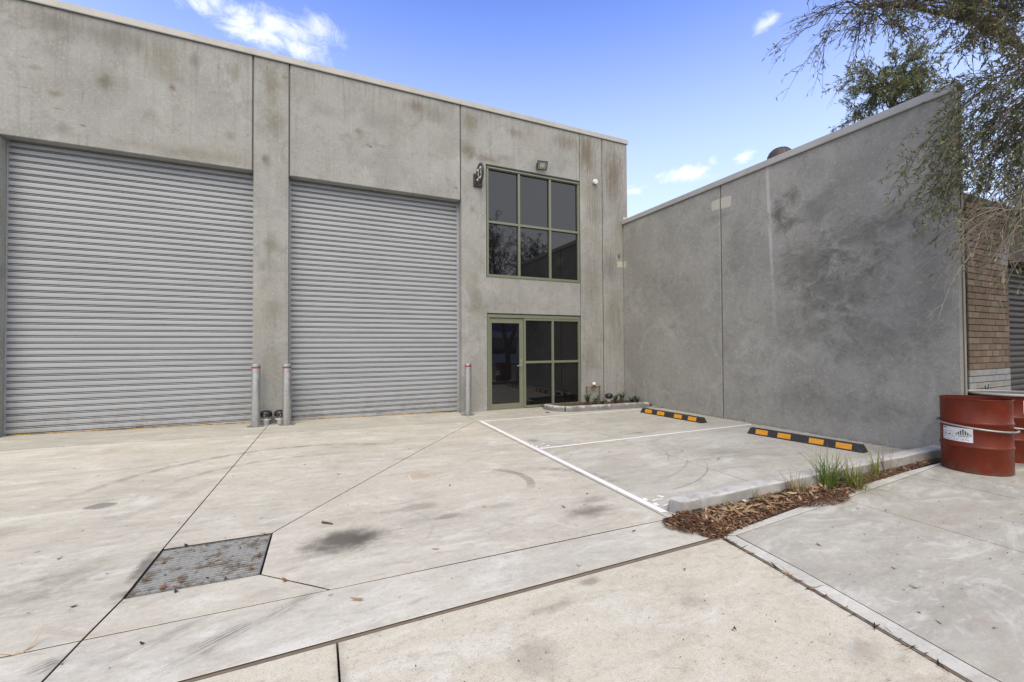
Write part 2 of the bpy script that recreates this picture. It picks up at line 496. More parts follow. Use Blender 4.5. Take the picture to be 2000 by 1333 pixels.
def facade_marks(N, p, col):
    q = N.vm('MULTIPLY', p, (1, 0, 1))
    w = N.mul(N.math('SUBTRACT', N.noise(p, 3.5, 5, 0.7), 0.5), 1.9)
    wv_ = N.mul(N.math('SUBTRACT', N.noise(N.vm('MULTIPLY', p, (6, 6, 0.6)), 2.2, 5, 0.7), 0.5), 1.9)
    ol, br, gy = (0.14, 0.125, 0.075), (0.115, 0.085, 0.055), (0.12, 0.115, 0.10)
    L = [(-3.07, 5.71, .10, .13, .75, gy, w), (-3.0, 5.75, .28, .2, .35, ol, w), (-2.19, 5.81, .10, .09, .75, br, w), (-2.25, 5.95, .3, .15, .35, ol, w),
         (-3.65, 5.36, .10, .06, .6, ol, w), (-3.9, 5.7, .12, .05, .5, ol, w), (-3.6, 6.45, .35, .28, .55, gy, w), (-2.9, 6.45, .5, .22, .55, gy, wv_), (-2.35, 6.25, .35, .35, .35, ol, wv_),
         (-2.5, 5.3, .1, .1, .3, ol, w), (-1.35, 5.15, .08, .1, .45, ol, w), (-1.3, 6.3, .15, .2, .4, ol, wv_), (-1.9, 6.35, .1, .15, .5, gy, wv_), (-2.0, 4.75, 1.2, .14, .35, ol, w), (-3.55, 4.85, .12, .12, .4, br, w),
         (-0.74, 6.2, .17, .5, .55, ol, w), (-0.72, 5.55, .22, .35, .6, ol, w), (-0.83, 4.85, .08, .10, .65, br, w), (-0.55, 4.4, .12, .3, .25, ol, w), (-0.70, 3.3, .14, .25, .55, ol, w), (-0.76, 2.9, .2, .6, .25, gy, w), (-0.7, 2.1, .2, .25, .3, ol, w), (-0.7, 1.1, .22, .4, .3, ol, w),
         (0.77, 5.68, .09, .07, .7, ol, w), (1.0, 5.42, .05, .03, .9, br, None), (0.95, 5.45, .02, .03, .8, br, None), (0.2, 5.95, .25, .2, .3, gy, w), (1.9, 6.45, .25, .14, .55, br, wv_), (2.3, 6.35, .3, .25, .4, ol, wv_), (1.2, 6.0, .6, .3, .25, gy, w),
         (3.10, 6.35, .2, .3, .65, ol, w), (3.05, 5.75, .22, .3, .7, br, w), (3.45, 5.62, .35, .13, .6, br, w), (3.9, 5.72, .25, .07, .35, ol, w), (3.15, 4.43, .07, .1, .45, ol, w), (4.15, 6.35, .25, .14, .5, br, wv_), (5.5, 6.4, .4, .2, .5, br, wv_), (3.2, 2.6, .15, .5, .35, ol, w), (3.25, 1.6, .14, .12, .3, ol, w), (3.3, 2.25, .5, .2, .3, ol, w),
         (6.15, 6.2, .28, .6, .7, br, wv_), (6.35, 5.0, .3, .9, .4, ol, wv_), (6.98, 5.75, .33, .8, .72, br, wv_), (7.15, 4.6, .3, .5, .4, ol, wv_), (6.85, 3.45, .3, .5, .6, gy, wv_), (6.95, 2.2, .3, .7, .45, ol, wv_), (6.3, 3.0, .3, .8, .35, ol, wv_), (6.2, 1.2, .3, .6, .3, ol, wv_), (7.12, 3.72, .06, .1, .8, (0.05, 0.045, 0.035), w)]
    sc = (0.10, 0.09, 0.075)
    L += [(-4.0, 6.28, .11, .006, .6, sc, None), (-4.0, 5.83, .11, .006, .7, sc, None), (-4.0, 5.37, .11, .006, .7, sc, None), (-3.62, 5.13, .08, .012, .6, sc, w), (-3.33, 5.45, .006, .22, .5, sc, w), (-3.18, 5.35, .005, .10, .5, sc, w), (-3.32, 4.93, .05, .02, .7, sc, w), (0.05, 5.15, .03, .012, .7, sc, w), (0.62, 5.22, .006, .03, .7, sc, None), (0.74, 5.21, .006, .035, .7, sc, None), (1.02, 5.02, .03, .01, .6, sc, w), (2.75, 4.86, .07, .02, .6, sc, w), (2.2, 4.98, .03, .02, .4, sc, w), (-0.80, 6.52, .008, .06, .8, sc, w), (-0.52, 6.42, .07, .04, .5, sc, w)]
    for x, z, rx, rz, a, c, ww in L:
        k = N.blob(q, (x, 0, z), (rx * 1.25, 0, rz * 1.25), 0.02, ww)
        col = N.mix(N.mul(k, a), col, c)
    # dirt wash below the coping
    x = N.sep(p)
    k = N.mul(N.sm(x[2], 5.9, 6.7), N.sm(N.noise(N.vm('MULTIPLY', p, (9, 9, 0.8)), 1.5, 5, 0.7), 0.45, 0.68))
    col = N.mix(N.mul(k, 0.35), col, (0.13, 0.115, 0.09))
    return col

def side_marks(N, p, col):
    q = N.vm('MULTIPLY', p, (0, 1, 1))
    w = N.mul(N.math('SUBTRACT', N.noise(N.vm('MULTIPLY', p, (1, 1.0, 1.25)), 4.2, 9, 0.80, 0.8), 0.5), 3.2)
    dk = (0.092, 0.091, 0.077)
    for y, z, ry, rz, a in ((-4.12, 3.72, .14, .22, .8), (-4.35, 3.92, .12, .2, .7), (-4.25, 3.45, .25, .14, .7), (-4.55, 2.75, .6, .4, .6), (-5.0, 2.3, .6, .4, .55), (-4.75, 3.6, .3, .3, .4), (-5.4, 2.9, .5, .45, .5), (-5.5, 1.5, .6, .5, .4), (-4.6, 1.7, .6, .5, .4), (-5.8, 3.1, .4, .3, .35), (-3.3, 3.3, .3, .5, .3), (-1.5, 2.7, .7, .6, .3), (-5.0, 0.5, 1.2, .3, .35), (-6.1, 2.2, .2, .8, .3), (-2.9, 3.95, .3, .1, .3)):
        k = N.blob(q, (0, y, z), (0, ry * 1.45, rz * 1.45), -0.1, w)
        col = N.mix(N.mul(k, a), col, dk)
    # lime runs from under the coping
    x = N.sep(p)
    run = N.sm(N.noise(N.vm('MULTIPLY', p, (1, 8, 0.12)), 2.0, 3, 0.6), 0.60, 0.74)
    k = N.mul(N.mul(run, N.sm(x[2], 3.7, 4.6)), N.sm(x[1], -3.3, -4.2))
    col = N.mix(N.mul(k, 0.5), col, (0.42, 0.42, 0.44))
    yy = N.add(x[1], N.mul(N.add(x[2], -4.6), -0.035))
    k = N.mul(N.sm(N.math('ABSOLUTE', N.add(yy, 3.92)), 0.04, 0.018), N.sm(x[2], 1.2, 3.6, 0.15, 1.0))
    k = N.mul(k, N.sm(N.noise(p, 9, 3), 0.25, 0.5, 0.5, 1.0))
    col = N.mix(N.mul(N.mul(k, N.sm(N.noise(N.vm('MULTIPLY', p, (1, 1, 0.6)), 5, 5, 0.7), 0.36, 0.56)), 0.6), col, (0.47, 0.47, 0.47))
    # float trowel rings
    for y, z, r0 in ((-1.5, 1.2, 0.85), (-1.7, 0.5, 0.95), (-3.9, 0.4, 1.0), (-5.0, 0.8, 1.1), (-3.6, 1.6, 0.7)):
        l = N.vm('LENGTH', N.vm('SUBTRACT', q, (0, y, z)))
        l = N.add(l, N.mul(N.math('SUBTRACT', N.noise(p, 4, 3), 0.5), 0.16))
        k = N.sm(N.math('ABSOLUTE', N.add(l, -r0)), 0.06, 0.0)
        k = N.mul(k, N.sm(N.noise(p, 1.2, 3), 0.42, 0.62))
        col = N.mix(N.mul(k, 0.32), col, (0.38, 0.38, 0.365))
    return col

M_facade = wall_concrete('facade_concrete', (0.305, 0.306, 0.290), (0.19, 0.187, 0.167), (0.262, 0.253, 0.212), facade_marks)
M_side = wall_concrete('boundary_concrete', (0.320, 0.313, 0.280), (0.20, 0.196, 0.170), (0.27, 0.263, 0.228), side_marks, 0.7, 0.010, False)
M_seal, N, b = material('joint_sealant', (0.11, 0.108, 0.10), 0.7)
M_dark, N, b = material('dark_void', (0.012, 0.012, 0.012), 0.9)
M_roof, N, b = material('roof_steel', (0.33, 0.34, 0.34), 0.45)
M_soil, N, b = material('soil', (0.05, 0.035, 0.025), 0.95)
N.put(b.inputs['Base Color'], N.mix(N.noise(N.pos(), 30, 5, 0.7), (0.02, 0.014, 0.01), (0.10, 0.062, 0.038)))

M_cap, N, b = material('coping_metal', (0.50, 0.485, 0.445), 0.42, 0.0, 0.4)
N.put(b.inputs['Base Color'], N.mix(N.sm(N.noise(N.pos(), 2.0, 5, 0.7), 0.4, 0.7), (0.40, 0.392, 0.365), (0.34, 0.332, 0.305)))

M_shut, N, b = material('shutter_paint', (0.40, 0.40, 0.425), 0.42, 0.0, 0.4)
p = N.pos()
s = N.noise(N.vm('MULTIPLY', p, (0.7, 1, 9.97)), 1.0, 4, 0.6)
c = N.mix(N.sm(s, 0.35, 0.7), (0.330, 0.345, 0.362), (0.292, 0.305, 0.318))
c = N.mix(N.sm(N.noise(p, 3, 5, 0.7), 0.55, 0.75, 0, 0.25), c, (0.26, 0.255, 0.25))
xz = N.sep(p)
c = N.mix(N.mul(N.sm(xz[2], 0.7, 0.1), N.sm(N.noise(p, 7, 4, 0.7), 0.42, 0.62, 0, 0.5)), c, (0.22, 0.20, 0.175))
N.put(b.inputs['Base Color'], c)
N.put(b.inputs['Normal'], N.bump(N.noise(N.vm('MULTIPLY', p, (1.2, 1, 3)), 1.6, 3), 0.012, 0.5))

M_frame, N, b = material('sage_aluminium', (0.20, 0.225, 0.145), 0.38, 0.0, 0.5)
N.put(b.inputs['Base Color'], N.mix(N.noise(N.pos(), 5, 4), (0.138, 0.150, 0.104), (0.168, 0.180, 0.126)))
M_glass, N, b = material('tinted_glass', (0.006, 0.006, 0.007), 0.015, 0.0, 0.5, 1.66)
N.put(b.inputs['Normal'], N.bump(N.noise(N.pos(), 0.9, 2), 0.004, 0.3))
M_gasket, N, b = material('black_gasket', (0.012, 0.012, 0.012), 0.6)

def galv(name, base=0.42):
    m, N, b = material(name, (base, base, base), 0.42, 0.75)
    p = N.n('ShaderNodeTexCoord').outputs['Object']
    n = N.noise(p, 14, 4, 0.6)
    v = N.noise(N.vm('MULTIPLY', p, (9, 9, 1.2)), 2, 4, 0.6)
    c = N.mix(N.sm(N.add(N.mul(n, 0.6), N.mul(v, 0.4)), 0.38, 0.62), (base * 0.88,) * 3, (base * 1.08, base * 1.08, base * 1.06))
    c = N.mix(N.sm(N.noise(p, 40, 3), 0.66, 0.74, 0, 0.6), c, (0.12, 0.11, 0.10))
    N.put(b.inputs['Base Color'], c)
    N.put(b.inputs['Roughness'], N.sm(n, 0.3, 0.7, 0.36, 0.6))
    return m
M_galv = galv('galvanised_steel', 0.37)
M_galvd = galv('galvanised_flange', 0.30)
M_grate, N, b = material('grate_steel', (0.285, 0.295, 0.285), 0.55, 0.15)
N.put(b.inputs['Base Color'], N.mix(N.sm(N.noise(N.pos(), 9, 5, 0.7), 0.46, 0.64), (0.32, 0.33, 0.318), (0.15, 0.128, 0.10)))
M_red, N, b = material('red_reflective_band', (0.26, 0.010, 0.008), 0.45)
M_black, N, b = material('black_plastic', (0.012, 0.012, 0.013), 0.38)
M_pvc, N, b = material('grey_pvc', (0.33, 0.335, 0.32), 0.5)
p = N.n('ShaderNodeTexCoord').outputs['Object']
N.put(b.inputs['Base Color'], N.mix(N.sm(N.noise(p, 22, 4, 0.7), 0.45, 0.7), (0.34, 0.345, 0.33), (0.19, 0.19, 0.175)))
M_white, N, b = material('white_plastic', (0.72, 0.72, 0.70), 0.45)
M_rubber, N, b = material('recycled_rubber', (0.022, 0.022, 0.024), 0.75)
p = N.pos()
N.put(b.inputs['Base Color'], N.mix(N.sm(N.noise(p, 90, 3, 0.7), 0.45, 0.7), (0.017, 0.017, 0.019), (0.05, 0.048, 0.047)))
N.put(b.inputs['Normal'], N.bump(N.noise(p, 120, 3), 0.003, 0.5))
M_amber, N, b = material('amber_reflector', (0.58, 0.27, 0.012), 0.42)
p = N.pos()
N.put(b.inputs['Base Color'], N.mix(N.sm(N.noise(p, 18, 4, 0.7), 0.45, 0.75), (0.62, 0.27, 0.008), (0.50, 0.21, 0.012)))
M_seal_y, N, b = material('yellow_door_seal', (0.48, 0.29, 0.035), 0.65)
N.put(b.inputs['Base Color'], N.mix(N.sm(N.noise(N.pos(), 9, 4, 0.7), 0.42, 0.62), (0.40, 0.25, 0.045), (0.12, 0.085, 0.05)))

M_line, N, b = material('white_line_paint', (0.74, 0.73, 0.70), 0.6)
p = N.pos()
w_ = N.sm(N.noise(p, 26, 5, 0.75), 0.56, 0.72)
w_ = N.mul(w_, N.sm(N.noise(p, 2.5, 4, 0.6), 0.38, 0.62, 0.1, 0.75))
N.put(b.inputs['Base Color'], N.mix(w_, (0.76, 0.75, 0.72), (0.46, 0.43, 0.38)))

def kerb_mat(name, base, lime, wet, amount, th=0.88):
    m, N, b = material(name, rough=0.85)
    p = N.pos()
    n = N.noise(p, 5, 6, 0.65, 0.6)
    z = N.sep(p)[2]
    nz = N.sep(N.n('ShaderNodeNewGeometry').outputs['Normal'])[2]
    col = N.mix(N.sm(n, 0.35, 0.65), base, tuple(q * 0.72 for q in base))
    # worn lime-wash on the crown and in splashes
    k = N.sm(N.add(N.mul(z, amount), N.noise(p, 6.5, 6, 0.7, 0.8)), th, th + 0.22)
    k = N.math('MINIMUM', N.add(k, N.mul(N.sm(nz, 0.45, 0.85), N.sm(N.noise(p, 3.5, 5, 0.7), 0.30, 0.52))), 1.0) if th > 0.85 else k
    col = N.mix(N.mul(k, 0.85), col, lime)
    col = N.mix(N.sm(N.noise(p, 9, 5, 0.7), 0.56, 0.72, 0, 0.55), col, wet)
    col = N.mix(N.sm(N.noise(p, 120, 2), 0.58, 0.72, 0, 0.35), col, tuple(q * 0.4 for q in base))
    N.put(b.inputs['Base Color'], col)
    N.put(b.inputs['Normal'], N.bump(N.add(n, N.mul(N.noise(p, 60, 3), 0.3)), 0.006, 0.6))
    return m
M_kerb = kerb_mat('kerb_concrete', (0.29, 0.285, 0.265), (0.50, 0.492, 0.455), (0.20, 0.195, 0.175), 2.2)
M_gkerb = kerb_mat('garden_kerb_concrete', (0.19, 0.185, 0.175), (0.46, 0.455, 0.435), (0.15, 0.145, 0.135), 3.6, 0.78)

def brick_mat(name, c1, c2, c3):
    m, N, b = material(name, rough=0.85, spec=0.2)
    oi = N.n('ShaderNodeObjectInfo').outputs['Random']
    p = N.pos()
    col = N.mix(oi, c1, c2)
    col = N.mix(N.sm(N.math('FRACT', N.mul(oi, 7.3)), 0.55, 0.95, 0, 0.7), col, c3)
    col = N.mix(N.sm(N.noise(p, 22, 4, 0.7), 0.5, 0.75, 0, 0.4), col, tuple(q * 0.5 for q in c1))
    col = N.mix(N.sm(N.noise(p, 3, 4, 0.6), 0.5, 0.75, 0, 0.35), col, tuple(q * 0.6 for q in c2))
    N.put(b.inputs['Base Color'], col)
    N.put(b.inputs['Normal'], N.bump(N.noise(p, 70, 3), 0.004, 0.6))
    return m
M_brick = brick_mat('brown_brick', (0.205, 0.150, 0.110), (0.165, 0.122, 0.092), (0.28, 0.212, 0.158))
M_brickw = brick_mat('painted_brick', (0.34, 0.345, 0.35), (0.30, 0.305, 0.31), (0.31, 0.29, 0.22))
M_brickr = brick_mat('rough_brick', (0.12, 0.085, 0.058), (0.17, 0.13, 0.085), (0.09, 0.065, 0.045))
M_mortar, N, b = material('mortar', (0.13, 0.105, 0.08), 0.95)
M_shutdark, N, b = material('dark_roller_door', (0.042, 0.036, 0.032), 0.55)
N.put(b.inputs['Base Color'], N.mix(N.noise(N.pos(), 6, 4, 0.7), (0.03, 0.026, 0.023), (0.075, 0.062, 0.055)))

M_drum, N, b = material('drum_paint', (0.20, 0.045, 0.022), 0.42, 0.0, 0.28)
p = N.n('ShaderNodeTexCoord').outputs['Object']
c = N.mix(N.sm(N.noise(p, 4, 5, 0.65), 0.35, 0.7), (0.135, 0.0195, 0.006), (0.098, 0.0145, 0.005))
c = N.mix(N.sm(N.noise(N.vm('MULTIPLY', p, (6, 6, 1)), 3, 5, 0.7), 0.60, 0.78, 0, 0.4), c, (0.19, 0.040, 0.014))
c = N.mix(N.sm(N.noise(p, 38, 3), 0.70, 0.76, 0, 0.7), c, (0.30, 0.18, 0.12))
z = N.sep(p)[2]
c = N.mix(N.mul(N.sm(z, 0.16, 0.0), N.sm(N.noise(p, 12, 4), 0.35, 0.65)), c, (0.10, 0.05, 0.035))
N.put(b.inputs['Base Color'], c)
N.put(b.inputs['Roughness'], N.sm(N.noise(p, 9, 4), 0.3, 0.7, 0.33, 0.55))
N.put(b.inputs['Normal'], N.bump(N.noise(p, 3.5, 3), 0.006, 0.4))
M_label, N, b = material('label_paper', (0.66, 0.66, 0.66), 0.5)
M_ink, N, b = material('label_ink', (0.012, 0.012, 0.012), 0.6)
M_spray, N, b = material('spray_paint', (0.055, 0.055, 0.075), 0.7)
M_copper, N, b = material('copper_pipe', (0.17, 0.075, 0.035), 0.45, 0.6)
M_brass, N, b = material('brass', (0.27, 0.17, 0.06), 0.42, 0.7)
M_sign, N, b = material('sign_charcoal', (0.032, 0.030, 0.027), 0.5)
M_patch, N, b = material('mortar_patch', (0.48, 0.45, 0.37), 0.9)
N.put(b.inputs['Base Color'], N.mix(N.noise(N.pos(), 12, 4), (0.47, 0.445, 0.37), (0.40, 0.375, 0.31)))
M_lens, N, b = material('floodlight_lens', (0.20, 0.21, 0.24), 0.3)
M_led, N, b = material('led_array', (0.45, 0.42, 0.24), 0.5)
M_dome, N, b = material('vent_cowl_metal', (0.045, 0.032, 0.026), 0.6)
M_bark, N, b = material('bark', (0.06, 0.045, 0.033), 0.9)
p = N.pos()
N.put(b.inputs['Base Color'], N.mix(N.noise(N.vm('MULTIPLY', p, (6, 6, 1.5)), 6, 5, 0.7), (0.03, 0.023, 0.018), (0.11, 0.085, 0.065)))
N.put(b.inputs['Normal'], N.bump(N.noise(N.vm('MULTIPLY', p, (6, 6, 1.5)), 9, 4), 0.02, 0.8))
M_asphalt, N, b = material('asphalt', (0.05, 0.05, 0.05), 0.9)
N.put(b.inputs['Base Color'], N.mix(N.noise(N.pos(), 40, 4, 0.7), (0.035, 0.035, 0.036), (0.075, 0.073, 0.07)))
M_verge, N, b = material('dry_grass_ground', (0.11, 0.10, 0.045), 0.95)
N.put(b.inputs['Base Color'], N.mix(N.noise(N.pos(), 6, 6, 0.7), (0.06, 0.065, 0.025), (0.17, 0.14, 0.075)))

def tint_mat(name, rough=0.6, trans=0.0, spec=0.3):
    m, N, b = material(name, rough=rough, spec=spec)
    at = N.n('ShaderNodeAttribute', attribute_name='tint').outputs['Color']
    N.put(b.inputs['Base Color'], at)
    if trans:
        out = m.node_tree.nodes['Material Output']
        tr = N.n('ShaderNodeBsdfTranslucent')
        N.put(tr.inputs['Color'], at)
        mx = N.n('ShaderNodeMixShader')
        mx.inputs[0].default_value = trans
        N.t.links.new(b.outputs[0], mx.inputs[1])
        N.t.links.new(tr.outputs[0], mx.inputs[2])
        N.t.links.new(mx.outputs[0], out.inputs['Surface'])
    return m
M_leaf = tint_mat('leaf', 0.45, 0.25, 0.4)
M_twig = tint_mat('twig_bark', 0.8)
M_chip = tint_mat('mulch_chip', 0.85)
M_grass = tint_mat('grass_blade', 0.55, 0.25)
M_dead = tint_mat('dead_leaf', 0.7)

# ------------------------------------------------------------------ ground, road, yard
ground = box('ground', (-400, -400, -0.6), (400, 400, -0.16), M_verge)
tag(ground, 'dry ground sheet running out to the horizon', kind='structure')
road = box('road', (-200, -21.0, -0.158), (200, -12.6, -0.135), M_asphalt)
tag(road, 'asphalt street behind the viewpoint', kind='structure')
rk = empty('road_kerb', (0, 0, 0), label='concrete kerb along the near edge of the street', kind='structure')
for i in range(-16, 16):
    box('kerb_stone', (i * 2.5, -12.6, -0.158), (i * 2.5 + 2.49, -12.42, -0.02), M_path, rk, 0.012)

def slab(name, poly, m, parent, z0=-0.09, gap=0.0048, drop=0.0, bev=0.002):
    poly = inset_poly(ccw(poly), gap)
    bm = bmesh.new()
    f = bm.faces.new([bm.verts.new((q[0], q[1], 0)) for q in poly])
    xs = [q[0] for q in poly]
    ys = [q[1] for q in poly]
    if max(xs) - min(xs) > 1.2 and min(xs) < 2.8 and max(ys) > -5.1:
        for k in range(int(min(xs)), int(max(xs)) + 1):
            bmesh.ops.bisect_plane(bm, geom=bm.verts[:] + bm.edges[:] + bm.faces[:], plane_co=(k, 0, 0), plane_no=(1, 0, 0))
        for k in (-5.1, -4.0, -3.0, -2.0, -1.0):
            bmesh.ops.bisect_plane(bm, geom=bm.verts[:] + bm.edges[:] + bm.faces[:], plane_co=(0, k, 0), plane_no=(0, 1, 0))
    top = bm.faces[:]
    ret = bmesh.ops.extrude_face_region(bm, geom=top)
    vs_ = [g for g in ret['geom'] if isinstance(g, bmesh.types.BMVert)]
    base = set(bm.verts) - set(vs_)
    for v in base:
        v.co.z = z0
    for v in vs_:
        v.co.z = tz(v.co.x, v.co.y) - drop
    if bev:
        es = [e for e in bm.edges if e.verts[0] in vs_ and e.verts[1] in vs_ and any(any(w in base for w in fc.verts) for fc in e.link_faces)]
        bmesh.ops.bevel(bm, geom=es, offset=bev, segments=1, affect='EDGES')
    bm.normal_update()
    bmesh.ops.recalc_face_normals(bm, faces=bm.faces)
    for f in bm.faces:
        f.material_index = 0 if f.normal.z > 0.35 else 1
    o = from_bm(name, bm, m, parent)
    o.data.materials.append(M_filler)
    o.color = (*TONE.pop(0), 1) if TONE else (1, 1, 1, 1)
    return o
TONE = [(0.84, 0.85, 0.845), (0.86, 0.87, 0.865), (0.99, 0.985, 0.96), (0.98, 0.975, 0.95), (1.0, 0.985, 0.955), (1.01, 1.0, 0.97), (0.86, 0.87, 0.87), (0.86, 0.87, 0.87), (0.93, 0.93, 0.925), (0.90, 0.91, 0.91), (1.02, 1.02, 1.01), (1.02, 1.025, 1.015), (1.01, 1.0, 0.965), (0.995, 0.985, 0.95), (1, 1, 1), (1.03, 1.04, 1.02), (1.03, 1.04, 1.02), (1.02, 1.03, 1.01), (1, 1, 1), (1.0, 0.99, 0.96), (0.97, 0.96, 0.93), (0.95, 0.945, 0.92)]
M_filler, N, b = material('joint_filler', (0.06, 0.045, 0.032), 0.95)
N.put(b.inputs['Base Color'], N.mix(N.noise(N.pos(), 14, 4, 0.7), (0.035, 0.027, 0.02), (0.11, 0.085, 0.06)))

yard = box('driveway', (-12, -6.66, -0.16), (7.24, -0.02, -0.092), M_soil)
tag(yard, 'jointed pale concrete driveway and parking yard', kind='structure')
A0, A1, A2, A3, A4, A5 = (-0.73, 0.32), (-0.782, -1.04), (-0.97, -5.112), (-0.981, -5.766), (-1.022, -6.125), (-1.07, -6.645)
GTR, GBR, C1 = (-0.294, -5.136), (-0.306, -5.794), (0.082, -6.165)
BT, G1, G2 = (2.80, -1.09), (2.625, -6.225), (2.70, -6.625)
H0, H1, H2 = (4.325, -0.13), (4.31, -1.19), (4.075, -6.2)
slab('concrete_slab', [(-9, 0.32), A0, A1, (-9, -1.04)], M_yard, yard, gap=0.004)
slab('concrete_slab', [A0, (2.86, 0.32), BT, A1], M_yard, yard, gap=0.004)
slab('concrete_slab', [(-9, -1.04), A1, A2, A3, A4, (-9, -6.03)], M_yard, yard)
slab('concrete_slab', [A1, BT, GTR, A2], M_yard, yard)
slab('concrete_slab', [BT, G1, C1, GBR, GTR], M_yard, yard)
slab('concrete_slab', [A3, GBR, C1, A4], M_yard, yard)
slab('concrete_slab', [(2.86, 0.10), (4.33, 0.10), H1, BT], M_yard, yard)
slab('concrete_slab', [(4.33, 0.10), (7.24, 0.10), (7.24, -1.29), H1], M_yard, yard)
slab('concrete_slab', [BT, H1, H2, G1], M_yard, yard)
slab('concrete_slab', [H1, (7.24, -1.29), (7.24, -6.2), H2], M_yard, yard)
slab('concrete_slab', [(-9, -6.03), A4, A5, (-9, -6.635)], M_yard, yard)
slab('concrete_slab', [A4, C1, G1, G2, A5], M_yard, yard)

apron = box('road_apron', (-12, -12.41, -0.16), (2.80, -6.665, -0.092), M_soil)
tag(apron, 'exposed aggregate concrete crossover in the foreground', kind='structure')
E1 = (2.715, -6.62)
slab('concrete_slab', [(-9, -6.655), (0.098, -6.655), (0.085, -9.6), (-9, -9.6)], M_apron, apron, gap=0.0048, drop=0.006)
slab('concrete_slab', [(0.098, -6.655), E1, (2.655, -7.04), (2.475, -8.05), (2.25, -9.6), (0.085, -9.6)], M_apron, apron, gap=0.0048, drop=0.006)
slab('concrete_slab', [(-9, -9.6), (2.25, -9.6), (1.85, -12.4), (-9, -12.4)], M_apron, apron, gap=0.0048, drop=0.006)

M_fillb, N, b = material('expansion_strip', (0.2, 0.16, 0.12), 0.95)
N.put(b.inputs['Base Color'], N.mix(N.noise(N.pos(), 11, 5, 0.7), (0.10, 0.08, 0.06), (0.21, 0.172, 0.13)))
def strip_poly(ep, z):
    bm = bmesh.new()
    f = bm.faces.new([bm.verts.new((x, y, z)) for x, y in ccw(ep)])
    g_ = bmesh.ops.extrude_face_region(bm, geom=[f])
    for v in g_['geom']:
        if isinstance(v, bmesh.types.BMVert): v.co.z = -0.089
    return from_bm('expansion_strip', bm, M_fillb, apron)
strip_poly([(-9, -6.641), (-1.07, -6.651), (2.69, -6.631), (2.69, -6.659), (-9, -6.659)], -0.002)
strip_poly([(2.692, -6.58), (2.80, -6.58), (2.80, -6.66), (2.73, -6.66), (2.692, -6.66)], -0.007)
bm = bmesh.new()
ep = ccw([(2.722, -6.662), (2.746, -6.662), (2.69, -7.04), (2.505, -8.05), (2.49, -8.19), (2.44, -8.19), (2.478, -8.05), (2.658, -7.04)])
f = bm.faces.new([bm.verts.new((x, y, -0.006)) for x, y in ep])
g_ = bmesh.ops.extrude_face_region(bm, geom=[f])
for v in g_['geom']:
    if isinstance(v, bmesh.types.BMVert): v.co.z = -0.089
from_bm('expansion_strip', bm, M_fillb, apron)
path = box('footpath', (2.2, -9.62, -0.16), (14, -6.20, -0.093), M_soil)
tag(path, 'grey concrete footpath with trowelled edge bands', kind='structure')
def lerp(a, b, t): return (a[0] + (b[0] - a[0]) * t, a[1] + (b[1] - a[1]) * t)
def topedge(x):
    if x < 3.74: return -6.62 + (x - 2.80) / 0.94 * 0.117
    if x < 6.89: return -6.503 + (x - 3.74) / 3.15 * 0.21
    return -6.293
def bandy(x):
    return -6.665 + (x - 2.83) / 2.08 * 0.135 if x < 4.91 else -6.53 + (x - 4.91) * 0.083
PB = -7.95
def rlow(x): return (x, PB)
# left edge band
Lb = [(2.735, -6.625), (2.675, -7.04), (2.49, -8.05), (2.475, -8.2)]
Lo = [(2.835, -6.67), (2.765, -7.2), (2.60, -8.05), (2.585, -8.2)]
slab('edge_band', [Lb[0], Lo[0], Lo[1], Lo[2], Lo[3], Lb[3], Lb[2], Lb[1]], M_band, path, gap=0.003, bev=0.003)
slab('edge_band', [(2.745, -6.622), (4.375, topedge(4.375)), (4.375, bandy(4.375)), (2.84, -6.667)], M_band, path, gap=0.0015, bev=0.002)
slab('edge_band', [(4.385, topedge(4.385)), (5.875, topedge(5.875)), (5.875, bandy(5.875)), (4.385, bandy(4.385))], M_band, path, gap=0.0015, bev=0.002)
slab('edge_band', [(5.885, topedge(5.885)), (8.9, -6.285), (8.9, -6.37), (6.6, bandy(6.6)), (5.885, bandy(5.885))], M_band, path, gap=0.0015, bev=0.002)
slab('concrete_slab', [(2.84, -6.667), (4.38, bandy(4.38)), (4.33, -8.2), (2.585, -8.2), (2.60, -8.05), (2.765, -7.2)], M_path, path, gap=0.004)
slab('concrete_slab', [(4.38, bandy(4.38)), (5.88, bandy(5.88)), (5.70, -8.2), (4.33, -8.2)], M_path, path, gap=0.006)
slab('concrete_slab', [(5.88, bandy(5.88)), (6.6, bandy(6.6)), (8.9, -6.37), (8.9, -8.2), (5.70, -8.2)], M_path, path, gap=0.006)
slab('concrete_slab', [(8.9, -6.285), (13, -6.285), (13, -8.2), (8.9, -8.2)], M_path, path, gap=0.006)
verge = box('verge', (2.35, -12.41, -0.16), (40, -8.21, -0.02), M_verge)
tag(verge, 'dry grass verge between footpath and street', kind='structure')

# painted lines and numbers lie on the yard
def flat(name, quads, m, parent, z=0.004):
    bm = bmesh.new()
    for q in quads:
        bm.faces.new([bm.verts.new((x, y, z + tz(x, y))) for x, y in ccw(q)])
    return from_bm(name, bm, m, parent)
def stripe(a, b, w):
    d = (Vector(b) - Vector(a)).normalized()
    n = Vector((-d.y, d.x)) * (w / 2)
    a, b = Vector(a), Vector(b)
    return [tuple(a - n), tuple(b - n), tuple(b + n), tuple(a + n)]
flat('parking_line', [stripe((2.875, -1.15), (2.685, -6.11), 0.068)], M_line, yard)
flat('parking_line', [stripe((2.915, -1.20), (6.70, -1.315), 0.055)], M_line, yard)
flat('parking_line', [stripe((2.83, -3.635), (7.10, -3.66), 0.06)], M_line, yard)

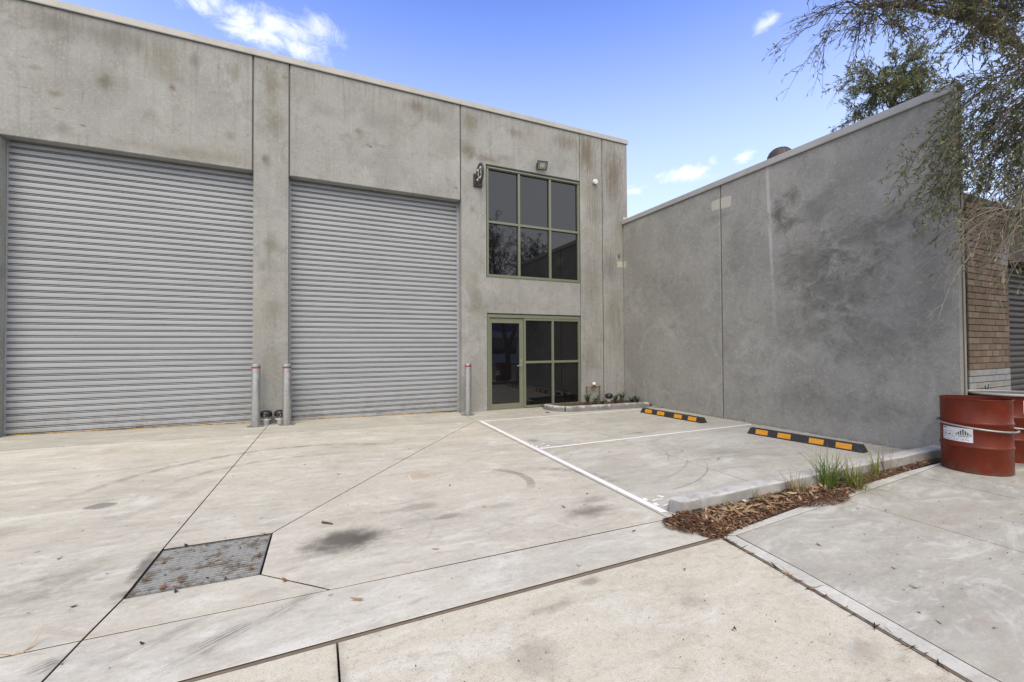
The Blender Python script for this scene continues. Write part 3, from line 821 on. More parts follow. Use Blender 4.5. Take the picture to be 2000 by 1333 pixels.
def three_pts(n=22):
    """centre line of a 3 in a unit box: u right, v up"""
    pts = []
    for i in range(n + 1):
        a = R(150 - 240 * i / n)
        pts.append((0.50 + 0.42 * math.cos(a), 0.745 + 0.235 * math.sin(a)))
    for i in range(n + 1):
        a = R(90 - 240 * i / n)
        pts.append((0.48 + 0.46 * math.cos(a), 0.265 + 0.245 * math.sin(a)))
    return pts
def ribbon(pts, wf):
    """quads of a band of half width wf along a polyline, mitred so that none overlap"""
    P = [Vector(q) for q in pts]
    P = [q for i, q in enumerate(P) if i == 0 or (q - P[i - 1]).length > 0.015]
    Lf, Rt = [], []
    for i, q in enumerate(P):
        d = (P[min(i + 1, len(P) - 1)] - P[max(i - 1, 0)]).normalized()
        n = Vector((-d.y, d.x)) * wf
        Lf.append(tuple(q + n)); Rt.append(tuple(q - n))
    return [[Rt[i], Rt[i + 1], Lf[i + 1], Lf[i]] for i in range(len(P) - 1)]
def stencil33(cx, cy):
    quads = []
    for k in (0, 1):
        P = three_pts()
        n = len(P)
        keep = [P[0:9], P[12:20], P[27:34], P[37:n]]
        for seg in keep:
            for q in ribbon(seg, 0.105):
                # v (up) runs along +X, u (right) runs along -Y
                quads.append([(cx + v * 0.20, cy - (u * 0.10 + k * 0.135)) for u, v in q])
    return quads
flat('painted_number', stencil33(2.825, -3.345), M_line, yard)
flat('painted_number', stencil33(2.745, -5.765), M_line, yard)

# ------------------------------------------------------------------ drain grate
gr = empty('drain_grate', (0, 0, 0), label='square galvanised steel drain grate set in the driveway', cat='drain grate')
GQ = [Vector(q) for q in inset_poly([A2, A3, GBR, GTR], 0.012)]  # TL, BL, BR, TR (ccw)
def gp(u, v):
    t = GQ[0].lerp(GQ[3], u)
    b_ = GQ[1].lerp(GQ[2], u)
    return t.lerp(b_, v)
bm = bmesh.new()
def bar_between(bm, a, b_, w, z0, z1):
    d = (b_ - a).normalized()
    n = Vector((-d.y, d.x)) * w / 2
    q = [a - n, b_ - n, b_ + n, a + n]
    lo = [bm.verts.new((v.x, v.y, z0)) for v in q]
    hi = [bm.verts.new((v.x, v.y, z1)) for v in q]
    bm.faces.new(lo[::-1]); bm.faces.new(hi)
    for i in range(4):
        j = (i + 1) % 4
        bm.faces.new((lo[i], lo[j], hi[j], hi[i]))
for a, b_ in ((gp(0, 0), gp(1, 0)), (gp(0, 1), gp(1, 1)), (gp(0, 0), gp(0, 1)), (gp(1, 0), gp(1, 1))):
    bar_between(bm, a, b_, 0.007, -0.085, -0.006)
from_bm('frame', bm, M_galvd, gr)
bm = bmesh.new()
bm.faces.new([bm.verts.new((q.x, q.y, -0.086)) for q in GQ])
from_bm('pit_floor', bm, M_dark, gr)
NB = 20
for i in range(1, NB):
    bm = bmesh.new()
    bar_between(bm, gp(0.003, i / NB), gp(0.997, i / NB), 0.0125, -0.04, -0.003)
    from_bm('bar', bm, M_grate, gr)
for i in range(1, 17):
    bm = bmesh.new()
    a, b_ = gp(i / 17, 0.005), gp(i / 17, 0.995)
    add_tube(bm, [(a.x, a.y, -0.012), (b_.x, b_.y, -0.012)], 0.0042, 5)
    from_bm('cross_rod', bm, M_grate, gr)

# ------------------------------------------------------------------ warehouse
wh = empty('warehouse', (0, 0, 0), label='grey precast concrete warehouse with two tall roller shutters and a glazed corner office', cat='warehouse')
ZT, ZS = 6.735, 4.61
TH = 0.18
def panel(name, x0, x1, z0, z1, m=M_facade, holes=(), bev=0.009):
    xs = sorted({x0, x1, *[h[0] for h in holes], *[h[1] for h in holes]})
    zs = sorted({z0, z1, *[max(z0, h[2]) for h in holes], *[h[3] for h in holes]})
    bm = bmesh.new()
    vv = {}
    def V(x, z):
        if (x, z) not in vv: vv[(x, z)] = bm.verts.new((x, 0, z))
        return vv[(x, z)]
    for i in range(len(xs) - 1):
        for j in range(len(zs) - 1):
            cx, cz = (xs[i] + xs[i + 1]) / 2, (zs[j] + zs[j + 1]) / 2
            if any(h[0] < cx < h[1] and h[2] < cz < h[3] for h in holes): continue
            bm.faces.new((V(xs[i], zs[j]), V(xs[i + 1], zs[j]), V(xs[i + 1], zs[j + 1]), V(xs[i], zs[j + 1])))
    ret = bmesh.ops.extrude_face_region(bm, geom=bm.faces[:])
    nv = [g for g in ret['geom'] if isinstance(g, bmesh.types.BMVert)]
    for v in nv: v.co.y = TH
    front = set(bm.verts) - set(nv)
    es = [e for e in bm.edges if e.verts[0] in front and e.verts[1] in front and any(any(w in nv for w in f.verts) for f in e.link_faces)]
    bmesh.ops.bevel(bm, geom=es, offset=bev, segments=1, affect='EDGES')
    return from_bm(name, bm, m, wh)
JG = 0.012
panel('wall_panel', -9.2, -4.258, -0.12, ZS - 0.003, bev=0.004)
panel('wall_panel', -9.2, -1.02 - JG, ZS, ZT)
panel('wall_panel', -1.02 + JG, -0.436 - JG, -0.12, ZT)
panel('wall_panel', -0.436 + JG, 2.872 - JG, ZS, ZT)
panel('wall_panel', 2.872 + JG, 5.945, -0.12, ZT, holes=((3.475, 5.9449, -0.13, 2.172), (3.465, 5.9449, 2.985, 5.505)))
def ribbed(x0, x1, capside):
    n = int(round((x1 - x0) / 0.052))
    st = (x1 - x0) / n
    prof = []
    for i in range(n):
        a = x0 + i * st
        prof += [(a, 0.0), (a + st * 0.30, -0.002), (a + st * 0.45, -0.010), (a + st * 0.85, -0.010)]
    prof.append((x1, 0.0))
    prof = prof + [(x1, TH), (x0, TH)]
    bm = bmesh.new()
    lo = [bm.verts.new((x, y, -0.12)) for x, y in prof]
    hi = [bm.verts.new((x, y, ZT)) for x, y in prof]
    for i in range(len(prof)):
        j = (i + 1) % len(prof)
        bm.faces.new((lo[i], lo[j], hi[j], hi[i]))
    bm.faces.new(hi); bm.faces.new(lo[::-1])
    return from_bm('ribbed_panel', bm, M_facade, wh)
ribbed(5.9465, 6.602, False)
ribbed(6.626, 7.405, True)
for x, z0 in ((-1.02, ZS), (-0.436, ZS), (2.872, ZS), (6.614, -0.1)):
    box('joint_sealant', (x - 0.0135, 0.028, z0), (x + 0.0135, 0.09, ZT - 0.01), M_seal, wh)
# building body behind the panels
box('interior_wall', (-9.2, 0.60, -0.12), (7.395, 0.66, 6.60), M_dark, wh)
box('side_wall', (7.235, TH + 0.002, -0.12), (7.405, 16, ZT - 0.003), M_facade, wh)
box('rear_wall', (-9.2, 16.0, -0.12), (7.405, 16.2, ZT - 0.003), M_facade, wh)
box('roof', (-9.2, 0.19, 6.30), (7.23, 15.99, 6.42), M_roof, wh)
# folded metal coping in lengths
def coping(name, axis, a, b_, off0, off1, z0, z1, parent):
    bm = bmesh.new()
    for seg in ((off0, off0 + 0.003), ):
        pass
    prof = [(off0, z0), (off0 - 0.002, z1 - 0.004), (off0 + 0.004, z1), (off1 - 0.004, z1 - 0.012), (off1, z1 - 0.016), (off1, z0 + 0.01), (off1 - 0.003, z0 + 0.01), (off1 - 0.003, z1 - 0.02), (off0 + 0.006, z1 - 0.008), (off0 + 0.004, z0), (off0 + 0.012, z0 - 0.012), (off0 + 0.006, z0 - 0.013)]
    ends = []
    for t in (a, b_):
        ends.append([bm.verts.new((t, o, z) if axis == 'x' else (o, t, z)) for o, z in prof])
    n = len(prof)
    for i in range(n):
        j = (i + 1) % n
        bm.faces.new((ends[0][i], ends[0][j], ends[1][j], ends[1][i]))
    bm.faces.new(ends[0][::-1]); bm.faces.new(ends[1])
    return from_bm(name, bm, M_cap, parent)
for a, b_ in ((-9.2, -4.0), (-3.998, 1.2), (1.202, 5.1), (5.102, 7.435)):
    coping('coping', 'x', a, b_, -0.035, 0.23, ZT - 0.035, ZT + 0.068, wh)
box('coping_end', (7.408, -0.032, ZT - 0.034), (7.4345, 0.228, ZT + 0.048), M_cap, wh)

# roller shutters
SP = 0.1
def slat_mesh(length):
    prof = [(0.000, 0.004), (0.001, 0.030), (0.0090, 0.030), (0.0100, 0.001), (0.0140, -0.004), (0.0200, 0.001), (0.0210, 0.032), (0.0325, 0.032), (0.0335, 0.000), (0.036, -0.005), (0.050, -0.0062), (0.068, -0.0066), (0.086, -0.0060), (0.096, -0.004), (0.0995, 0.002)]
    V, F = [], []
    for z, y in prof:
        V += [(0, y, z), (length, y, z)]
    for i in range(len(prof) - 1):
        a = 2 * i
        F.append((a, a + 1, a + 3, a + 2))
    n = len(prof)
    for z, y in ((prof[-1][0], 0.04), (prof[0][0], 0.04)):
        V += [(0, y, z), (length, y, z)]
    F.append((2 * n - 2, 2 * n - 1, 2 * n + 1, 2 * n))
    F.append((2 * n, 2 * n + 1, 2 * n + 3, 2 * n + 2))
    me = bpy.data.meshes.new('slat')
    me.from_pydata(V, [], F)
    me.materials.append(M_shut)
    for pl in me.polygons: pl.use_smooth = True
    me.set_sharp_from_angle(angle=R(30))
    return me
def shutter(x0, x1, label):
    ys = 0.225
    bm = bmesh.new()
    add_box(bm, (x0 - 0.04, ys - 0.03, -0.1), (x0 + 0.012, ys + 0.04, 4.72), 0.003)
    add_box(bm, (x1 - 0.022, ys - 0.03, -0.1), (x1 + 0.04, ys + 0.04, 4.72), 0.003)
    add_box(bm, (x0 - 0.04, ys + 0.05, 4.50), (x1 + 0.04, ys + 0.3, 4.95))
    g = from_bm('roller_shutter', bm, M_shut, wh)
    g['label'] = label
    me = slat_mesh(x1 - x0 - 0.02)
    z = 0.10
    while z < 4.72:
        link_mesh('slat', me, g, (x0 + 0.01, ys, z))
        z += SP
    bm = bmesh.new()
    add_box(bm, (x0 + 0.012, ys - 0.012, 0.028), (x1 - 0.012, ys + 0.012, 0.099), 0.004)
    from_bm('bottom_rail', bm, M_shut, g)
    bm = bmesh.new()
    n = 24
    for i in range(n):
        a, c_ = x0 + 0.012 + (x1 - x0 - 0.024) * i / n, x0 + 0.012 + (x1 - x0 - 0.024) * (i + 1) / n
        za, zc = tz(a, 0.2) + 0.001, tz(c_, 0.2) + 0.001
        q = []
        for yy, hh in ((ys - 0.028, 0.0), (ys - 0.028, 0.009), (ys - 0.0135, 0.013), (ys - 0.0135, 0.0)):
            q.append((yy, hh))
        A = [bm.verts.new((a, yy, za + hh)) for yy, hh in q]
        B = [bm.verts.new((c_, yy, zc + hh)) for yy, hh in q]
        for k in range(4):
            j = (k + 1) % 4
            bm.faces.new((A[k], A[j], B[j], B[k]))
    from_bm('weather_seal', bm, M_seal_y, g)
    cx = (x0 + x1) / 2 - 0.03
    zz = max(0.05, tz(cx, 0.2) + 0.04)
    box('maker_plate', (cx - 0.055, ys - 0.0155, zz), (cx + 0.055, ys - 0.0125, zz + 0.032), M_galvd, g)
    return g
shutter(-4.264, -1.012, 'left roller shutter of light grey steel slats')
shutter(-0.428, 2.865, 'right roller shutter of light grey steel slats beside the glazed corner')

# glazing: first floor window
def glazing(name, x0, x1, z0, z1, mull, trans, head, label, yf=0.022):
    fw = 0.048
    bm = bmesh.new()
    add_box(bm, (x0, yf, z0), (x0 + fw, yf + 0.09, z1), 0.002)
    add_box(bm, (x1 - fw, yf, z0), (x1, yf + 0.09, z1), 0.002)
    add_box(bm, (x0 + fw, yf, z1 - head), (x1 - fw, yf + 0.09, z1), 0.002)
    add_box(bm, (x0 + fw, yf, z0), (x1 - fw, yf + 0.09, z0 + fw), 0.002)
    f = from_bm(name, bm, M_frame, wh)
    if label: f['label'] = label
    xs = [x0 + fw] + [v for mm in mull for v in (mm - 0.026, mm + 0.026)] + [x1 - fw]
    zs = [z0 + fw] + [v for t in trans for v in (t - 0.026, t + 0.026)] + [z1 - head]
    for mm in mull:
        box('mullion', (mm - 0.026, yf + 0.002, z0 + fw), (mm + 0.026, yf + 0.088, z1 - head), M_frame, f, 0.002)
    for t in trans:
        for i in range(0, len(xs), 2):
            box('transom', (xs[i], yf + 0.004, t - 0.026), (xs[i + 1], yf + 0.086, t + 0.026), M_frame, f, 0.002)
    for i in range(0, len(xs), 2):
        for j in range(0, len(zs), 2):
            x_a, x_b, z_a, z_b = xs[i], xs[i + 1], zs[j], zs[j + 1]
            bm = bmesh.new()
            add_box(bm, (x_a, yf + 0.045, z_a), (x_a + 0.006, yf + 0.062, z_b))
            add_box(bm, (x_b - 0.006, yf + 0.045, z_a), (x_b, yf + 0.062, z_b))
            add_box(bm, (x_a + 0.006, yf + 0.045, z_b - 0.008), (x_b - 0.006, yf + 0.062, z_b))
            add_box(bm, (x_a + 0.006, yf + 0.045, z_a), (x_b - 0.006, yf + 0.062, z_a + 0.006))
            from_bm('gasket', bm, M_gasket, f)
            box('pane', (x_a + 0.006, yf + 0.052, z_a + 0.006), (x_b - 0.006, yf + 0.064, z_b - 0.008), M_glass, f)
    return f
win = glazing('window', 3.482, 5.938, 3.0, 5.47, (4.290, 5.112), (4.228,), 0.05, 'six pane window on the upper floor')
bm = bmesh.new()
add_box(bm, (3.482, 0.012, 5.474), (5.938, 0.11, 5.502), 0.003)
from_bm('head_flashing', bm, M_gasket, win)
bm = bmesh.new()
add_box(bm, (3.482, 0.008, 5.432), (5.938, 0.0215, 5.466), 0.003)
from_bm('head_trim', bm, M_frame, win)
bm = bmesh.new()
add_box(bm, (3.470, -0.012, 2.982), (5.944, 0.11, 2.9985), 0.003)
add_box(bm, (3.482, 0.006, 3.002), (5.938, 0.0215, 3.03), 0.002)
from_bm('sill', bm, M_frame, win)

# ground floor shopfront: side lights and door
sf = glazing('shopfront', 4.392, 5.936, 0.012, 2.075, (5.165,), (1.060,), 0.045, 'four pane fixed glazing beside the door')
bm = bmesh.new()
add_box(bm, (3.485, 0.016, 2.078), (5.936, 0.115, 2.150), 0.003)
add_box(bm, (3.485, 0.016, 0.002), (3.535, 0.115, 2.0765), 0.003)
from_bm('door_frame', bm, M_frame, sf)
box('head_shadow_gap', (3.478, 0.020, 2.1515), (5.942, 0.11, 2.171), M_gasket, sf)
d0, d1, dz0, dz1 = 3.540, 4.388, 0.014, 2.068
bm = bmesh.new()
add_box(bm, (d0, 0.040, dz0), (d0 + 0.058, 0.085, dz1), 0.003)
add_box(bm, (d1 - 0.105, 0.040, dz0), (d1, 0.085, dz1), 0.003)
add_box(bm, (d0 + 0.058, 0.040, dz1 - 0.11), (d1 - 0.105, 0.085, dz1), 0.003)
add_box(bm, (d0 + 0.058, 0.040, dz0), (d1 - 0.105, 0.085, dz0 + 0.12), 0.003)
door = from_bm('door', bm, M_frame, wh)
door['label'] = 'glazed entry door with green stiles'
box('pane', (d0 + 0.059, 0.060, dz0 + 0.121), (d1 - 0.106, 0.070, dz1 - 0.111), M_glass, door)
bm = bmesh.new()
add_box(bm, (d1 - 0.075, 0.030, 0.90), (d1 - 0.045, 0.0395, 1.13), 0.003)
add_box(bm, (d1 - 0.19, -0.012, 0.975), (d1 - 0.045, 0.006, 0.995), 0.004)
add_tube(bm, [(d1 - 0.06, 0.030, 0.985), (d1 - 0.06, 0.006, 0.985)], 0.009, 10)
from_bm('handle', bm, M_galv, door)
box('threshold', (3.49, 0.0, -0.02), (4.39, 0.12, 0.012), M_galv, door, 0.003)

# cladding patches where lifting sockets were filled
def patch(name, pts, axis, off, parent):
    bm = bmesh.new()
    vs_ = [bm.verts.new((off, a, z) if axis == 'x' else (a, off, z)) for a, z in pts]
    f = bm.faces.new(vs_)
    r_ = bmesh.ops.extrude_face_region(bm, geom=[f])
    for g in r_['geom']:
        if isinstance(g, bmesh.types.BMVert):
            g.co += Vector((0.006, 0, 0)) if axis == 'x' else Vector((0, 0.006, 0))
    return from_bm(name, bm, M_patch, parent)
patch('mortar_patch', [(7.06, 3.45), (7.22, 3.45), (7.222, 3.60), (7.065, 3.605)], 'y', -0.013, wh)
patch('mortar_patch', [(7.26, 4.69), (7.40, 4.69), (7.40, 4.77), (7.265, 4.775)], 'y', -0.013, wh)

# ------------------------------------------------------------------ boundary wall
bw = empty('boundary_wall', (7.25, 0, 0), label='tall grey tilt-up concrete side wall with white metal coping', cat='wall')
def wpanel(y0, y1):
    bm = bmesh.new()
    add_box(bm, (0, y0, -0.12), (0.16, y1, 4.60), 0.010, 1)
    return from_bm('wall_panel', bm, M_side, bw)
wpanel(-2.942, -0.020)
wpanel(-6.38, -2.966)
box('joint_sealant', (0.022, -2.9655, -0.1), (0.09, -2.9425, 4.58), M_seal, bw)
for a, b_ in ((-6.40, -3.90), (-3.898, -0.012)):
    coping('coping', 'y', a, b_, -0.035, 0.20, 4.578, 4.678, bw)
patch('mortar_patch', [(-2.97, 4.10), (-3.17, 4.085), (-3.20, 4.12), (-3.20, 4.28), (-3.17, 4.30), (-2.97, 4.315)], 'x', -0.0025, bw)
patch('mortar_patch', [(-2.76, 4.12), (-2.94, 4.105), (-2.94, 4.315), (-2.78, 4.31), (-2.745, 4.28)], 'x', -0.0025, bw)
patch('mortar_patch', [(-0.03, 3.44), (-0.12, 3.43), (-0.13, 3.60), (-0.03, 3.61)], 'x', -0.0025, bw)
bm = bmesh.new()
add_box(bm, (0.06, -6.388, -0.1), (0.075, -6.381, 4.57))
from_bm('end_groove', bm, M_seal, bw)

# ------------------------------------------------------------------ bollards, cowls
def make_bollard():
    r = empty('bollard')
    lathe('post', [(0.069, 0.008), (0.069, 1.028), (0.0685, 1.03)], M_galv, r, 36, cap1=False)
    lathe('reflective_band', [(0.0695, 1.005), (0.0712, 1.006), (0.0712, 1.027), (0.0695, 1.028)], M_red, r, 36, cap0=False, cap1=False)
    lathe('cap', [(0.070, 1.032), (0.0705, 1.062), (0.066, 1.075), (0.045, 1.082), (0.0, 1.085)], M_galv, r, 36, cap1=False)
    lathe('base_plate', [(0.135, 0.0), (0.135, 0.009), (0.132, 0.011), (0.07, 0.0115)], M_galvd, r, 36)
    for k in range(4):
        a = R(45 + 90 * k)
        lathe('bolt', [(0.011, 0.0115), (0.011, 0.020), (0.006, 0.021), (0.006, 0.030), (0.0, 0.031)], M_galv, r, 6, (0.105 * math.cos(a), 0.105 * math.sin(a), 0), cap1=False)
    return r
def copy_tree(o, parent=None):
    c = o.copy()
    COL.objects.link(c)
    if parent: c.parent = parent
    for ch in list(o.children):
        copy_tree(ch, c)
    return c
b0 = make_bollard()
for i, (x, y, lab) in enumerate(((-0.935, -0.23, 'galvanised bollard with red band at the right edge of the left shutter'), (-0.455, -0.23, 'galvanised bollard with red band at the left edge of the right shutter'), (2.905, -0.33, 'galvanised bollard with red band standing alone left of the glazed door'))):
    o = b0 if i == 0 else copy_tree(b0)
    o.location = (x, y, tz(x, y))
    o.rotation_euler = (R(0.4 * (i - 1)), 0, R(17 * i))
    tag(o, lab, 'bollard', 'bollards guarding the roller shutters')

def make_cowl():
    r = empty('vent_pipe')
    lathe('pipe', [(0.053, -0.02), (0.053, 0.165)], M_pvc, r, 28)
    bm = bmesh.new()
    add_lathe(bm, [(0.0535, 0.090), (0.057, 0.091), (0.057, 0.108), (0.0535, 0.109)], 28, cap0=False, cap1=False)
    for s in (-1, 1):
        add_box(bm, (s * 0.066 - 0.012, -0.008, 0.090), (s * 0.066 + 0.012, 0.008, 0.109), 0.002)
    from_bm('clamp', bm, M_white, r, smooth=True)
    lathe('hood', [(0.090, 0.152), (0.097, 0.158), (0.099, 0.19), (0.094, 0.222), (0.078, 0.243), (0.05, 0.255), (0.0, 0.259)], M_black, r, 32, cap1=False)
    bm = bmesh.new()
    bmesh.ops.create_uvsphere(bm, u_segments=8, v_segments=6, radius=0.007)
    bmesh.ops.translate(bm, verts=bm.verts, vec=(-0.02, -0.0965, 0.175))
    from_bm('screw', bm, M_white, r, smooth=True)
    return r
v0 = make_cowl()
for i, (x, y, z, lab, sc) in enumerate(((-0.79, -0.115, None, 'grey vent pipe with black mushroom cowl, right beside the left bollard', 1), (-0.565, -0.115, None, 'grey vent pipe with black mushroom cowl, partly behind the second bollard', 1), (6.60, -0.22, 0.0, 'black domed vent cowl in the garden bed beside the copper pipework', 1))):
    o = v0 if i == 0 else copy_tree(v0)
    o.location = (x, y, tz(x, y) - 0.005 if z is None else z)
    o.rotation_euler = (0, 0, 0.3 * i)
    tag(o, lab, 'vent pipe', 'mushroom vent pipes')

# ------------------------------------------------------------------ wheel stops
def make_stop():
    L_ = 1.54
    r = empty('wheel_stop')
    prof = [(-0.078, 0.0), (-0.078, 0.010), (-0.070, 0.014), (-0.046, 0.088), (-0.036, 0.097), (0.036, 0.097), (0.046, 0.088), (0.070, 0.014), (0.078, 0.010), (0.078, 0.0)]
    bm = bmesh.new()
    def ring(t, inset):
        out = []
        for x, z in prof:
            e = inset * (z / 0.097)
            out.append(bm.verts.new((x, t + (e if t < L_ / 2 else -e), z)))
        return out
    A, B = ring(0, 0.035), ring(L_, 0.035)
    n = len(prof)
    for i in range(n):
        j = (i + 1) % n
        bm.faces.new((A[i], A[j], B[j], B[i]))
    bm.faces.new(A[::-1]); bm.faces.new(B)
    from_bm('body', bm, M_rubber, r)
    for (t0, t1) in ((0.085, 0.205), (0.30, 0.42), (0.58, 0.70), (0.795, 0.915)):
        bm = bmesh.new()
        for s in (-1, 1):
            q = []
            for (x, z) in ((-0.0688, 0.0175), (-0.0466, 0.0865)):
                q.append((x, z))
            (xa, za), (xb, zb) = q
            vs_ = []
            for off in (0.0, 0.003):
                for (x, z, t) in ((xa, za, t0), (xa, za, t1), (xb, zb, t1), (xb, zb, t0)):
                    vs_.append(bm.verts.new((s * (x - off * 0.95), t * L_, z + off * 0.3)))
            bm.faces.new(vs_[4:8]); bm.faces.new(vs_[0:4][::-1])
            for i in range(4):
                j = (i + 1) % 4
                bm.faces.new((vs_[i], vs_[j], vs_[4 + j], vs_[4 + i]))
        from_bm('reflector', bm, M_amber, r)
    return r
s0 = make_stop()
for i, (p0, p1, lab) in enumerate((((6.317, -1.657), (6.405, -3.221), 'black rubber wheel stop with amber panels nearer the glazed office corner'), ((6.315, -4.164), (6.479, -5.696), 'black rubber wheel stop with amber panels nearer the footpath kerb and grass tufts'))):
    o = s0 if i == 0 else copy_tree(s0)
    d = Vector((p1[0] - p0[0], p1[1] - p0[1]))
    ang = math.atan2(d.y, d.x) - math.pi / 2
    nrm = Vector((-d.y, d.x)).normalized() * 0.078
    o.location = (p0[0] + nrm.x, p0[1] + nrm.y, 0.0)
    o.rotation_euler = (0, 0, ang)
    tag(o, lab, 'wheel stop', 'wheel stops in the parking bays')

# ------------------------------------------------------------------ kerbs
def sweep(bm, path_, prof, cap=True, taper0=None, jitter=0.0):
    path_ = [Vector(q) for q in path_]
    rings = []
    n = len(path_)
    for i, q in enumerate(path_):
        a = path_[max(0, i - 1)]
        c_ = path_[min(n - 1, i + 1)]
        t = (c_ - a).normalized()
        nr = Vector((-t.y, t.x))
        rings.append([bm.verts.new((q.x + nr.x * o + random.uniform(-jitter, jitter), q.y + nr.y * o + random.uniform(-jitter, jitter), z * (1 + random.uniform(-jitter, jitter) * 4))) for o, z in prof])
    for a, b_ in zip(rings, rings[1:]):
        for k in range(len(prof) - 1):
            bm.faces.new((a[k], a[k + 1], b_[k + 1], b_[k]))
    return rings
def kerb_prof(w, h, r=0.025, batter=0.012):
    pr = [(-w / 2, 0.0), (-w / 2 + batter, h - r)]
    for k in range(1, 4):
        a = R(180 - 30 * k)
        pr.append((-w / 2 + batter + r + r * math.cos(a), h - r + r * math.sin(a)))
    pr2 = [(-o, z) for o, z in pr[::-1]]
    return pr + pr2
fk = empty('front_kerb', (0, 0, 0), label='pale concrete kerb between parking bays and mulch strip', cat='kerb')
bm = bmesh.new()
pth = [(2.80 + 4.45 * i / 44, -6.165 + 0.004 * math.sin(i * 0.9)) for i in range(45)]
pr = kerb_prof(0.20, 0.118, 0.024, 0.020)
rings = sweep(bm, pth, pr, jitter=0.0022)
# rounded near end
last = rings[0]
for s_, hz in ((0.035, 0.95), (0.055, 0.80), (0.068, 0.0)):
    nr_ = []
    for v in rings[0]:
        f = {0.95: 0.93, 0.80: 0.78, 0.0: 0.72}[hz]
        yy = -6.165 + (v.co.y + 6.165) * f
        nr_.append(bm.verts.new((2.80 - s_ + (0.03 if (v.co.y < -6.165) else 0.0) * (s_ / 0.068), yy, min(v.co.z, 0.118 * hz) if hz else 0.0)))
    for k in range(len(pr) - 1):
        try: bm.faces.new((last[k], last[k + 1], nr_[k + 1], nr_[k]))
        except ValueError: pass
    last = nr_
from_bm('kerb_body', bm, M_kerb, fk, smooth=True)

gk = empty('garden_kerb', (0, 0, 0), label='curved grey concrete kerb round the little garden bed by the glazed corner', cat='kerb')
gpath = [(4.79, -0.30), (4.795, -0.45), (4.82, -0.60), (4.88, -0.74), (4.98, -0.83), (5.10, -0.872), (5.40, -0.90), (5.75, -0.935), (6.10, -0.97), (6.45, -1.01), (6.75, -1.045), (6.95, -1.07), (7.03, -1.08)]
def resample(path_, m_):
    P = [Vector(q) for q in path_]
    L_ = [0]
    for a, b_ in zip(P, P[1:]): L_.append(L_[-1] + (b_ - a).length)
    out = []
    for i in range(m_ + 1):
        s_ = L_[-1] * i / m_
        k = max(j for j in range(len(L_)) if L_[j] <= s_ + 1e-9)
        k = min(k, len(P) - 2)
        out.append(tuple(P[k].lerp(P[k + 1], (s_ - L_[k]) / max(1e-9, L_[k + 1] - L_[k]))))
    return out
gp_ = resample(gpath, 60)
pr = kerb_prof(0.17, 0.115, 0.045, 0.012)
for a, b_ in ((0, 13), (13, 38), (38, 60)):
    seg = gp_[a:b_ + 1]
    def shrink(q, t, d=0.004):
        v = Vector(t) - Vector(q)
        return tuple(Vector(q) + v.normalized() * d)
    seg = [shrink(seg[0], seg[1])] + seg[1:-1] + [shrink(seg[-1], seg[-2])]
    bm = bmesh.new()
    rg = sweep(bm, seg, pr, jitter=0.002)
    for r_ in (rg[0], rg[-1]):
        end_free = (a == 0 and r_ is rg[0]) or (b_ == 60 and r_ is rg[-1])
        if end_free:
            c0 = sum((v.co for v in r_), Vector()) / len(r_)
            t = (Vector(seg[0]) - Vector(seg[1])).normalized() if r_ is rg[0] else (Vector(seg[-1]) - Vector(seg[-2])).normalized()
            l1 = [bm.verts.new((c0.x + (v.co.x - c0.x) * 0.86 + t.x * 0.035, c0.y + (v.co.y - c0.y) * 0.86 + t.y * 0.035, v.co.z * 0.86)) for v in r_]
            l2 = [bm.verts.new((c0.x + (v.co.x - c0.x) * 0.55 + t.x * 0.058, c0.y + (v.co.y - c0.y) * 0.55 + t.y * 0.058, v.co.z * 0.55)) for v in r_]
            for A, B in ((r_, l1), (l1, l2)):
                for k in range(len(pr) - 1):
                    bm.faces.new((A[k], A[k + 1], B[k + 1], B[k]))
            bm.faces.new(l2)
        else:
            bm.faces.new(r_)
    from_bm('kerb_stone', bm, M_gkerb, gk, smooth=True)
bed = empty('garden_bed', (0, 0, 0), label='narrow soil bed under the ribbed wall', kind='structure')
bm = bmesh.new()
bp = [(4.83, -0.02)] + gpath[1:-1] + [(7.2, -1.05), (7.2, -0.02)]
f = bm.faces.new([bm.verts.new((x, y, 0.055)) for x, y in ccw([(x, y) for x, y in bp])])
r_ = bmesh.ops.extrude_face_region(bm, geom=[f])
for g in r_['geom']:
    if isinstance(g, bmesh.types.BMVert): g.co.z = 0.003
from_bm('soil', bm, M_soil, bed)
dc = lathe('inspection_cover', [(0.0, 0.004), (0.045, 0.004), (0.045, 0.007), (0.0, 0.0075)], M_gasket, None, 24, (0, 0, 0), cap0=False, cap1=False)
dc.location = (4.55, -0.77, 0.0)
tag(dc, 'small round black inspection cap in the concrete by the garden kerb', 'inspection cover')

# ------------------------------------------------------------------ facade fixtures
sg = empty('number_sign', (3.232, 0, 5.165), label='charcoal projecting disc sign with white number 33 left of the upper window', cat='sign')
bm = bmesh.new()
add_box(bm, (-0.075, -0.045, -0.215), (0.13, -0.002, 0.06), 0.004)
from_bm('bracket', bm, M_sign, sg)
for x in (-0.05, 0.105):
    bm = bmesh.new()
    add_tube(bm, [(x, -0.0455, -0.185), (x, -0.052, -0.185)], 0.011, 8)
    from_bm('screw', bm, M_black, sg)
bm = bmesh.new()
DR, DY, DZ = 0.208, -0.225, 0.0
ra = [bm.verts.new((-0.018, DY + DR * math.cos(2 * math.pi * i / 48), DZ + DR * 1.05 * math.sin(2 * math.pi * i / 48))) for i in range(48)]
rb = [bm.verts.new((0.018, v.co.y, v.co.z)) for v in ra]
bm.faces.new(ra); bm.faces.new(rb[::-1])
for i in range(48):
    j = (i + 1) % 48
    bm.faces.new((ra[i], rb[i], rb[j], ra[j]))
from_bm('disc', bm, M_sign, sg)
bm = bmesh.new()
